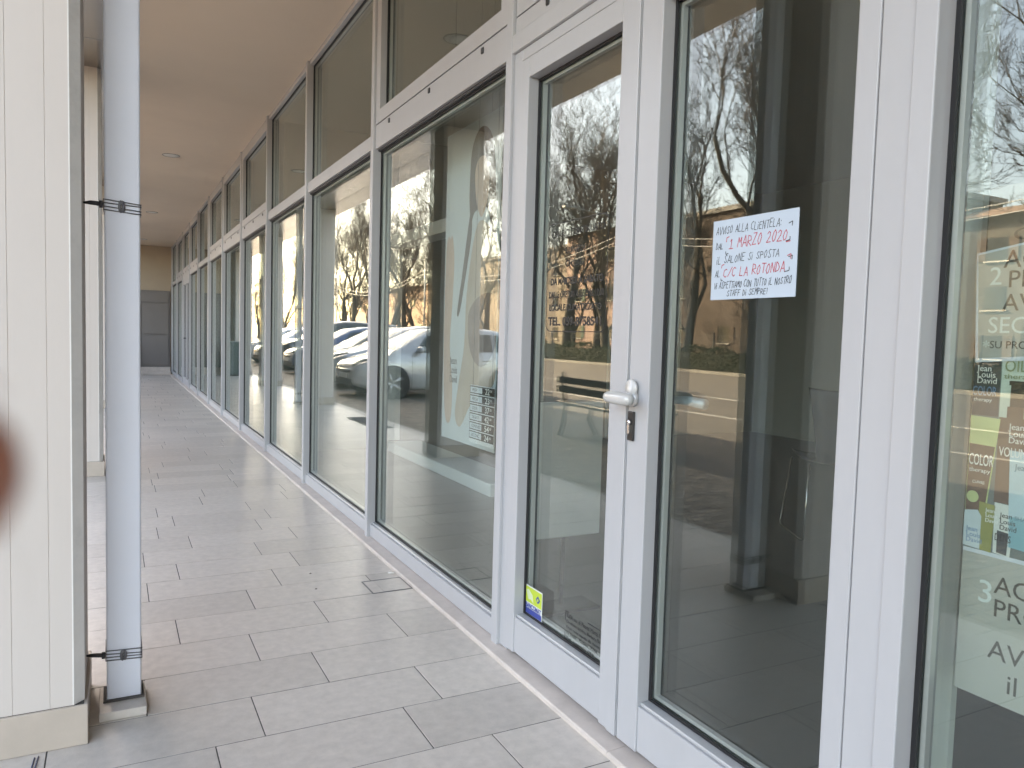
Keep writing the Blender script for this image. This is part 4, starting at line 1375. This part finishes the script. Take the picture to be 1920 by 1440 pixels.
    for s in (0.74, L - 0.72):
        for sd_ in (-1, 1):
            yw = sd_ * (Wd / 2 - 0.10)
            wh = empty('wheel', (0, 0, 0)); wh.parent = c; wh.location = (-s, yw, rad)
            mm = MB(); mm.lathe([(rad + 0.055, -0.09), (rad + 0.055, 0.112), (rad - 0.02, 0.112)], (0, 0, 0), 'y', 28)
            ar = mm.mesh('wheel_arch'); 
            if sd_ < 0: ar.transform(Matrix.Diagonal((1, -1, 1, 1)))
            link('wheel_arch', ar, BP, wh, wl(wh))
            mm = MB(); mm.lathe([(rad * 0.66, -0.08), (rad * 0.95, -0.09), (rad, -0.06), (rad, 0.08), (rad * 0.95, 0.118), (rad * 0.66, 0.116)], (0, 0, 0), 'y', 28)
            ty = mm.mesh('tyre')
            if sd_ < 0: ty.transform(Matrix.Diagonal((1, -1, 1, 1)))
            link('tyre', ty, TY, wh, wl(wh))
            mm = MB()
            for q in range(5):
                a = q * 2 * PI / 5
                mm.tube([(0, 0.112, 0), (rad * 0.64 * math.cos(a), 0.118, rad * 0.64 * math.sin(a))], [0.04, 0.03], 6)
            mm.lathe([(rad * 0.60, 0.09), (rad * 0.66, 0.12), (rad * 0.66, 0.09)], (0, 0, 0), 'y', 24)
            rm_ = mm.mesh('rim')
            if sd_ < 0: rm_.transform(Matrix.Diagonal((1, -1, 1, 1)))
            link('rim', rm_, RM, wh, wl(wh))
    # tail lamps
    for sd_ in (-1, 1):
        box('tail_lamp', -L + 0.02, -L + 0.16, sd_ * 0.62 - 0.09, sd_ * 0.62 + 0.09, 0.72 * k, 0.90 * k, mat('tail_lamp_red', (0.25, 0.01, 0.01), 0.2), c, 0.02)
    return c


def paintm(n, col, metal=0.0):
    return mat(n, col, 0.25, metal, coat=1.0)


WP, SP, BPn, KP = paintm('paint_white', (0.52, 0.53, 0.545), 0.15), paintm('paint_silver', (0.45, 0.46, 0.48), 0.5), paintm('paint_blue', (0.03, 0.07, 0.16), 0.2), paintm('paint_black', (0.015, 0.016, 0.02), 0.2)
GZ = -0.02
c1 = car('white hatchback parked nose-in, large in the mirror of the first and second windows', WP, hood=0.76)
c1.location = (-2.62, 15.25, GZ)
c2 = car('silver car parked behind the white hatchback in the mirror image', SP, 4.3, 1.78, 1.50)
c2.location = (-2.85, 18.0, GZ); c2.rotation_euler = (0, 0, R(2))
c3 = car('dark blue car parked far along the kerb, mirrored beside the far post', BPn, 4.1, 1.74, 1.48)
c3.location = (-3.1, 23.4, GZ)
c4 = car('black tall car parked far along the kerb, mirrored behind the blue car', KP, 4.5, 1.85, 1.68, suv=True)
c4.location = (-3.2, 26.2, GZ)
c7 = car('dark grey car parked between the silver car and the blue car', paintm('paint_grey', (0.10, 0.105, 0.11), 0.5), 4.2, 1.76, 1.47)
c7.location = (-3.1, 20.7, GZ)
for k, (x_, y_, rz, lb) in enumerate(((-13.4, 40, 90, 'white car parked across the road, first of the far white cars'), (-13.5, 46, 90, 'white car parked across the road, second of the far white cars'), (-13.5, 52, 90, 'white car parked across the road, third of the far white cars'), (-3.1, 29.0, 0, 'white car parked beyond the black tall car along the kerb'), (-3.1, 31.8, 0, 'last white car parked along the kerb, beyond four darker cars'))):
    c_ = copy_tree(c1)
    c_['label'] = lb
    c_.location = (x_, y_, GZ)
    c_.rotation_euler = (0, 0, R(rz))


# ---- bare winter trees
def gen_tree(seed, height, kind=0):
    rd = random.Random(seed)
    tr, cr = MB(), MB()

    def grow(p, d, length, rad, lvl, maxl):
        segs = 4 if lvl < 2 else 3 if lvl < 4 else 2
        pts, rads = [p.copy()], [rad]
        q = p.copy()
        dd = d.copy()
        end = rad * (0.62 if lvl < 2 else 0.55)
        for i in range(segs):
            wig = 0.10 if lvl == 0 else 0.22
            dd = (dd + Vector((rd.gauss(0, wig), rd.gauss(0, wig), rd.gauss(0, wig * 0.6) + (0.10 if lvl > 0 else 0.0)))).normalized()
            q = q + dd * (length / segs)
            pts.append(q.copy())
            rads.append(rad + (end - rad) * (i + 1) / segs)
        (tr if lvl < 2 else cr).tube(pts, rads, 9 if lvl == 0 else 6 if lvl < 2 else 4 if lvl == 2 else 3, cap=False)
        if lvl >= maxl:
            return
        nch = {0: rd.choice((3, 4)), 1: 4, 2: 5, 3: 5, 4: 5}.get(lvl, 4)
        for c_ in range(nch):
            last = c_ < (2 if lvl < 3 else 1)
            t = 1.0 if last else rd.uniform(0.25, 0.98)
            i = min(segs - 1, int(t * segs))
            f = t * segs - i
            base = pts[i] + (pts[i + 1] - pts[i]) * f if t < 1 else pts[-1]
            rb = rads[i] if t < 1 else rads[-1]
            ax = dd.orthogonal().normalized()
            ax = Matrix.Rotation(rd.uniform(0, 2 * PI), 3, dd) @ ax
            ang = rd.uniform(0.20, 0.45) if last else rd.uniform(0.45, 0.95)
            if lvl == 0: ang = rd.uniform(0.15, 0.42)
            nd = (Matrix.Rotation(ang, 3, ax) @ dd).normalized()
            nd.z += 0.10
            nd.normalize()
            fac = rd.uniform(0.62, 0.82) if last else rd.uniform(0.42, 0.66)
            grow(base, nd, length * fac * (1.0 if lvl else 1.1), max(0.0055, rb * (0.70 if last else 0.48)), lvl + 1, maxl)
    grow(Vector((0, 0, -0.3)), Vector((rd.uniform(-.06, .06), rd.uniform(-.06, .06), 1)), height * 0.27, height * 0.0155, 0, 6)
    return tr.mesh('trunk'), cr.mesh('branches')


BARK = mat('tree_bark', (0.065, 0.055, 0.045), 0.95, var=0.25, vscale=3, bump=0.5, bscale=20)
TWIG = mat('tree_twigs', (0.055, 0.043, 0.036), 0.95)
variants = [gen_tree(21, 15), gen_tree(5, 16), gen_tree(33, 14), gen_tree(47, 15)]
rs = random.Random(77)
front = [(-21.4 + rs.uniform(-.7, .7), 5.6 + 5.4 * k + rs.uniform(-.9, .9)) for k in range(20)]
back = [(-27.5 + rs.uniform(-1.5, 1.5), 9.0 + 6.3 * k + rs.uniform(-1.5, 1.5)) for k in range(17)]
park = [(-13.2, 63), (-12.6, 74), (-13.4, 86), (-12.8, 99), (-13.5, 113), (-12.9, 130), (-17, 96), (-16.5, 108), (-18, 121), (-17, 136), (-15.5, 150), (-19, 160), (-12, 148), (-17.5, 84)]
NTH = ['nearest', 'second', 'third', 'fourth', 'fifth', 'sixth', 'seventh', 'eighth', 'ninth', 'tenth', 'eleventh', 'twelfth', 'thirteenth', 'fourteenth', 'fifteenth', 'sixteenth', 'seventeenth', 'eighteenth', 'nineteenth', 'twentieth']
k = 0
for row, fmt, sc in ((front, 'bare winter tree just behind the hedge, %s along the road from the photographer', 1.26), (back, 'bare winter tree in the back row by the houses, %s from the photographer', 1.3), (park, 'bare smaller tree in the car park, %s from the photographer', 0.85)):
    for i, (x_, y_) in enumerate(row):
        t_ = empty('bare_tree', (x_, y_, -0.16), fmt % NTH[i], 'tree', 'bare winter trees across the road')
        v_ = rs.randrange(4)
        link('trunk', variants[v_][0], BARK, t_, (x_, y_, -0.16))
        link('branches', variants[v_][1], TWIG, t_, (x_, y_, -0.16))
        q = sc * rs.uniform(0.9, 1.1)
        t_.scale = (q, q, q * 1.05)
        t_.rotation_euler = (0, 0, rs.uniform(0, 6.28))

# ---- hedge with a fence behind
HG = mat('hedge_leaf', (0.045, 0.065, 0.025), 0.7, var=0.5, vscale=2.5)
for k, (ya, yb2, lb) in enumerate(((0, 21, 'low clipped green hedge across the road, near stretch'), (22.5, 46, 'low clipped green hedge across the road, middle stretch'), (47.5, 90, 'low clipped green hedge across the road, far stretch'))):
    rh = random.Random(k)
    hd = empty('hedge', (-21, (ya + yb2) / 2, -0.16), lb, 'hedge', 'hedges across the road')
    m_ = MB()
    nl = int((yb2 - ya) * 420)
    for _ in range(nl):
        y_ = rh.uniform(ya, yb2)
        hh = 1.05 + 0.12 * math.sin(y_ * 1.3) + 0.08 * math.sin(y_ * 3.7)
        side = rh.random()
        if side < 0.6:
            p = Vector((-20.62 + rh.gauss(0, 0.05), y_, -0.12 + rh.random() * hh))
        else:
            p = Vector((-20.62 - rh.random() * 0.75, y_, -0.12 + hh + rh.gauss(0, 0.05)))
        a = Vector((rh.gauss(0, 1), rh.gauss(0, 1), rh.gauss(0, 1))).normalized() * rh.uniform(0.03, 0.06)
        b = a.orthogonal().normalized() * 0.03
        m_.add([p - a, p + b, p + a, p - b], [(0, 1, 2, 3)])
    m_.build('foliage', HG, hd)
    m_ = MB(); m_.box(-21.3, -20.72, ya + 0.1, yb2 - 0.1, -0.15, 0.82)
    m_.build('stems', mat('hedge_wood', (0.02, 0.022, 0.012), 0.9), hd)
fn = empty('fence', (-23.6, 45, -0.16), 'dark metal railing fence behind the hedge', 'fence')
FM = mat('fence_iron', (0.04, 0.04, 0.042), 0.6)
for z_ in (0.25, 1.35, 1.6):
    box('rail', -23.62, -23.58, 0, 95, z_, z_ + 0.03, FM, fn)
for k in range(39):
    box('fence_post', -23.64, -23.56, k * 2.5 - 0.03, k * 2.5 + 0.03, -0.16, 1.75, FM, fn)

# ---- buildings beyond
def building(label, x0, x1, y0, y1, h, wallm, roofm, floors, step, shutm, pitched=1.6, wz=1.2):
    b = empty('house', ((x0 + x1) / 2, (y0 + y1) / 2, -0.16), label, 'building', 'buildings beyond the trees')
    box('wall', x0, x1, y0, y1, -0.16, h, wallm, b)
    m_ = MB()
    e = 0.5
    xm = (x0 + x1) / 2
    if pitched:
        m_.add([(x0 - e, y0 - e, h), (x1 + e, y0 - e, h), (x1 + e, y1 + e, h), (x0 - e, y1 + e, h), (xm, y0 + 2, h + pitched), (xm, y1 - 2, h + pitched)],
               [(3, 2, 1, 0), (1, 2, 5, 4), (3, 0, 4, 5), (0, 1, 4), (2, 3, 5)])
    else:
        m_.box(x0 - 0.2, x1 + 0.2, y0 - 0.2, y1 + 0.2, h, h + 0.35)
    m_.build('roof', roofm, b)
    n = int((y1 - y0 - 1.5) / step)
    fh = (h - 0.6) / floors
    WG = mat('far_window_glass', (0.03, 0.035, 0.04), 0.1)
    for f in range(floors):
        for i in range(n):
            yc = y0 + (y1 - y0) * (i + 0.5) / n
            zc = 0.1 + fh * f + fh * 0.52
            wn = box('window', x1 - 0.08, x1 + 0.03, yc - 0.55, yc + 0.55, zc - wz / 2, zc + wz / 2, WG, b)
            box('sill', x1 + 0.001, x1 + 0.12, yc - 0.65, yc + 0.65, zc - wz / 2 - 0.08, zc - wz / 2 - 0.002, KST, wn)
            if (i + f) % 3:
                box('shutter', x1 + 0.002, x1 + 0.06, yc - 1.05, yc - 0.56, zc - wz / 2, zc + wz / 2, shutm, wn)
                box('shutter', x1 + 0.002, x1 + 0.06, yc + 0.56, yc + 1.05, zc - wz / 2, zc + wz / 2, shutm, wn)
    return b


TER = mat('terracotta_plaster', (0.36, 0.245, 0.175), 0.9, var=0.12, vscale=0.6)
PNK = mat('salmon_plaster', (0.40, 0.27, 0.22), 0.9, var=0.1, vscale=0.6)
OCH = mat('ochre_far_plaster', (0.30, 0.245, 0.19), 0.9, var=0.1, vscale=0.6)
RT = mat('roof_tiles', (0.26, 0.17, 0.12), 0.9, var=0.25, vscale=2)
GRF = mat('grey_roof', (0.30, 0.28, 0.26), 0.8, var=0.1, vscale=1)
SHG = mat('shutter_green', (0.05, 0.09, 0.06), 0.7)
SHB = mat('shutter_brown', (0.10, 0.06, 0.04), 0.7)
building('orange plastered house with tiled roof, farthest along the street', -52, -38, 92, 138, 8.2, TER, RT, 2, 4.2, SHG)
building('long ochre building with flat grey roof edge, mirrored behind the opening hours', -54, -40, 67.5, 89, 10.6, OCH, GRF, 3, 3.8, SHB, 0)
building('salmon plastered house, mirrored at the right of the left door leaf', -52, -39, 56, 66, 11.4, PNK, RT, 3, 3.6, SHG, 1.8)
building('brick red house, mirrored in the right door leaf beside the notice', -50, -38, 30, 54.5, 10.8, mat('brick_far', (0.125, 0.09, 0.073), 0.9, var=0.2, vscale=3), GRF, 3, 3.9, SHB, 0)
building('pale grey house, mirrored in the display window behind the posters', -52, -39, 2, 29.6, 8.2, mat('pale_far_plaster', (0.13, 0.12, 0.108), 0.9, var=0.08), RT, 3, 3.7, SHB, 1.6)

# ---- overhead cables on poles
PLM = mat('pole_metal', (0.30, 0.31, 0.31), 0.5, 0.4)
for k, y_ in enumerate((4, 30, 56, 82)):
    p_ = empty('lamp_pole', (-19.9, y_, 0.0), 'grey cable pole across the road, %s from the photographer' % ('nearest', 'second', 'third', 'farthest')[k], 'pole', 'cable poles in the road')
    m_ = MB(); m_.tube([(-19.9, y_, -0.02), (-19.9, y_, 7.4)], [0.08, 0.05], 10); m_.build('pole', PLM, p_)
    m_ = MB(); m_.tube([(-19.9, y_, 7.0), (-17.0, y_, 7.25)], 0.03, 8); m_.build('arm', PLM, p_)
    box('lamp_head', -17.3, -16.6, y_ - 0.12, y_ + 0.12, 7.2, 7.3, PLM, p_, 0.02)
for k, (z_, x_) in enumerate(((6.3, -19.85), (6.0, -19.8))):
    m_ = MB()
    for a in (4, 30, 56):
        m_.tube([(x_, a + 26 * t / 10, z_ - 1.2 * (1 - (2 * t / 10 - 1) ** 2)) for t in range(11)], 0.016, 5, cap=False)
    tag(m_.build('overhead_cable', mat('cable_grey', (0.42, 0.42, 0.42), 0.5)), ('upper', 'lower')[k] + ' overhead cable strung along the poles across the road', 'cable', 'overhead cables')

# ================================================================== THE PHOTOGRAPHER'S FINGERTIP AT THE LENS
def fingertip():
    fg = empty('finger', (0, 0, 0), "blurred reddish fingertip in front of the lens at the left edge", 'finger')
    SK = mat('finger_skin', (0.46, 0.19, 0.13), 0.5, var=0.06, vscale=300, bump=0.15, bscale=900, sss=0.25)
    st = [(0.0, 0.0005), (0.0006, 0.0026), (0.002, 0.0046), (0.0045, 0.0062), (0.008, 0.0072), (0.013, 0.0077), (0.019, 0.0078), (0.025, 0.0080), (0.030, 0.0083), (0.036, 0.0082), (0.045, 0.0085), (0.055, 0.0092), (0.062, 0.0094), (0.07, 0.0090)]
    m_ = MB()
    n = 24
    vs, fs = [], []
    for (s, r_) in st:
        for j in range(n):
            a = 2 * PI * j / n
            ry = r_ * (1.0 if math.sin(a) < 0 else 0.88)
            vs.append((-s, math.cos(a) * r_, math.sin(a) * ry))
    for i in range(len(st) - 1):
        for j in range(n):
            fs.append((i * n + j, i * n + (j + 1) % n, (i + 1) * n + (j + 1) % n, (i + 1) * n + j))
    fs += [tuple(range(n - 1, -1, -1)), tuple((len(st) - 1) * n + j for j in range(n))]
    m_.add(vs, fs, True)
    m_.build('skin', SK, fg)
    m_ = MB()
    vs, fs = [], []
    for i in range(6):
        s = 0.0012 + i * 0.0021
        for j in range(7):
            a = R(50 + 80 * j / 6)
            rr2 = 0.0069 + 0.0006 * min(1, i / 3) - (0.0014 if i == 0 else 0)
            vs.append((-s, math.cos(a) * rr2, math.sin(a) * rr2 * 0.9 + 0.0002))
    for i in range(5):
        for j in range(6):
            fs.append((i * 7 + j, i * 7 + j + 1, i * 7 + j + 8, i * 7 + j + 7))
    m_.add(vs, fs, True)
    m_.build('nail', mat('finger_nail', (0.55, 0.30, 0.25), 0.3), fg)
    return fg


fg = fingertip()
# just outside the left edge of the lens, 5 cm ahead, pointing inwards and slightly up
pos = CAM + (F + rr * ((34 - 960) / 1428.9) + uu * ((720 - 855) / 1428.9)) * 0.046
ax = (rr * 0.93 + uu * 0.16 + F * 0.25).normalized()
az = (uu - ax * uu.dot(ax)).normalized()
ay = az.cross(ax)
Mf = Matrix.Identity(4)
for i, v in enumerate((ax, ay, az)):
    for j in range(3):
        Mf[j][i] = v[j]
Mf.translation = pos
fg.matrix_world = Mf
print('tiles', nt_, 'objects', len(bpy.data.objects), 'tris', sum(len(me.polygons) for me in bpy.data.meshes))
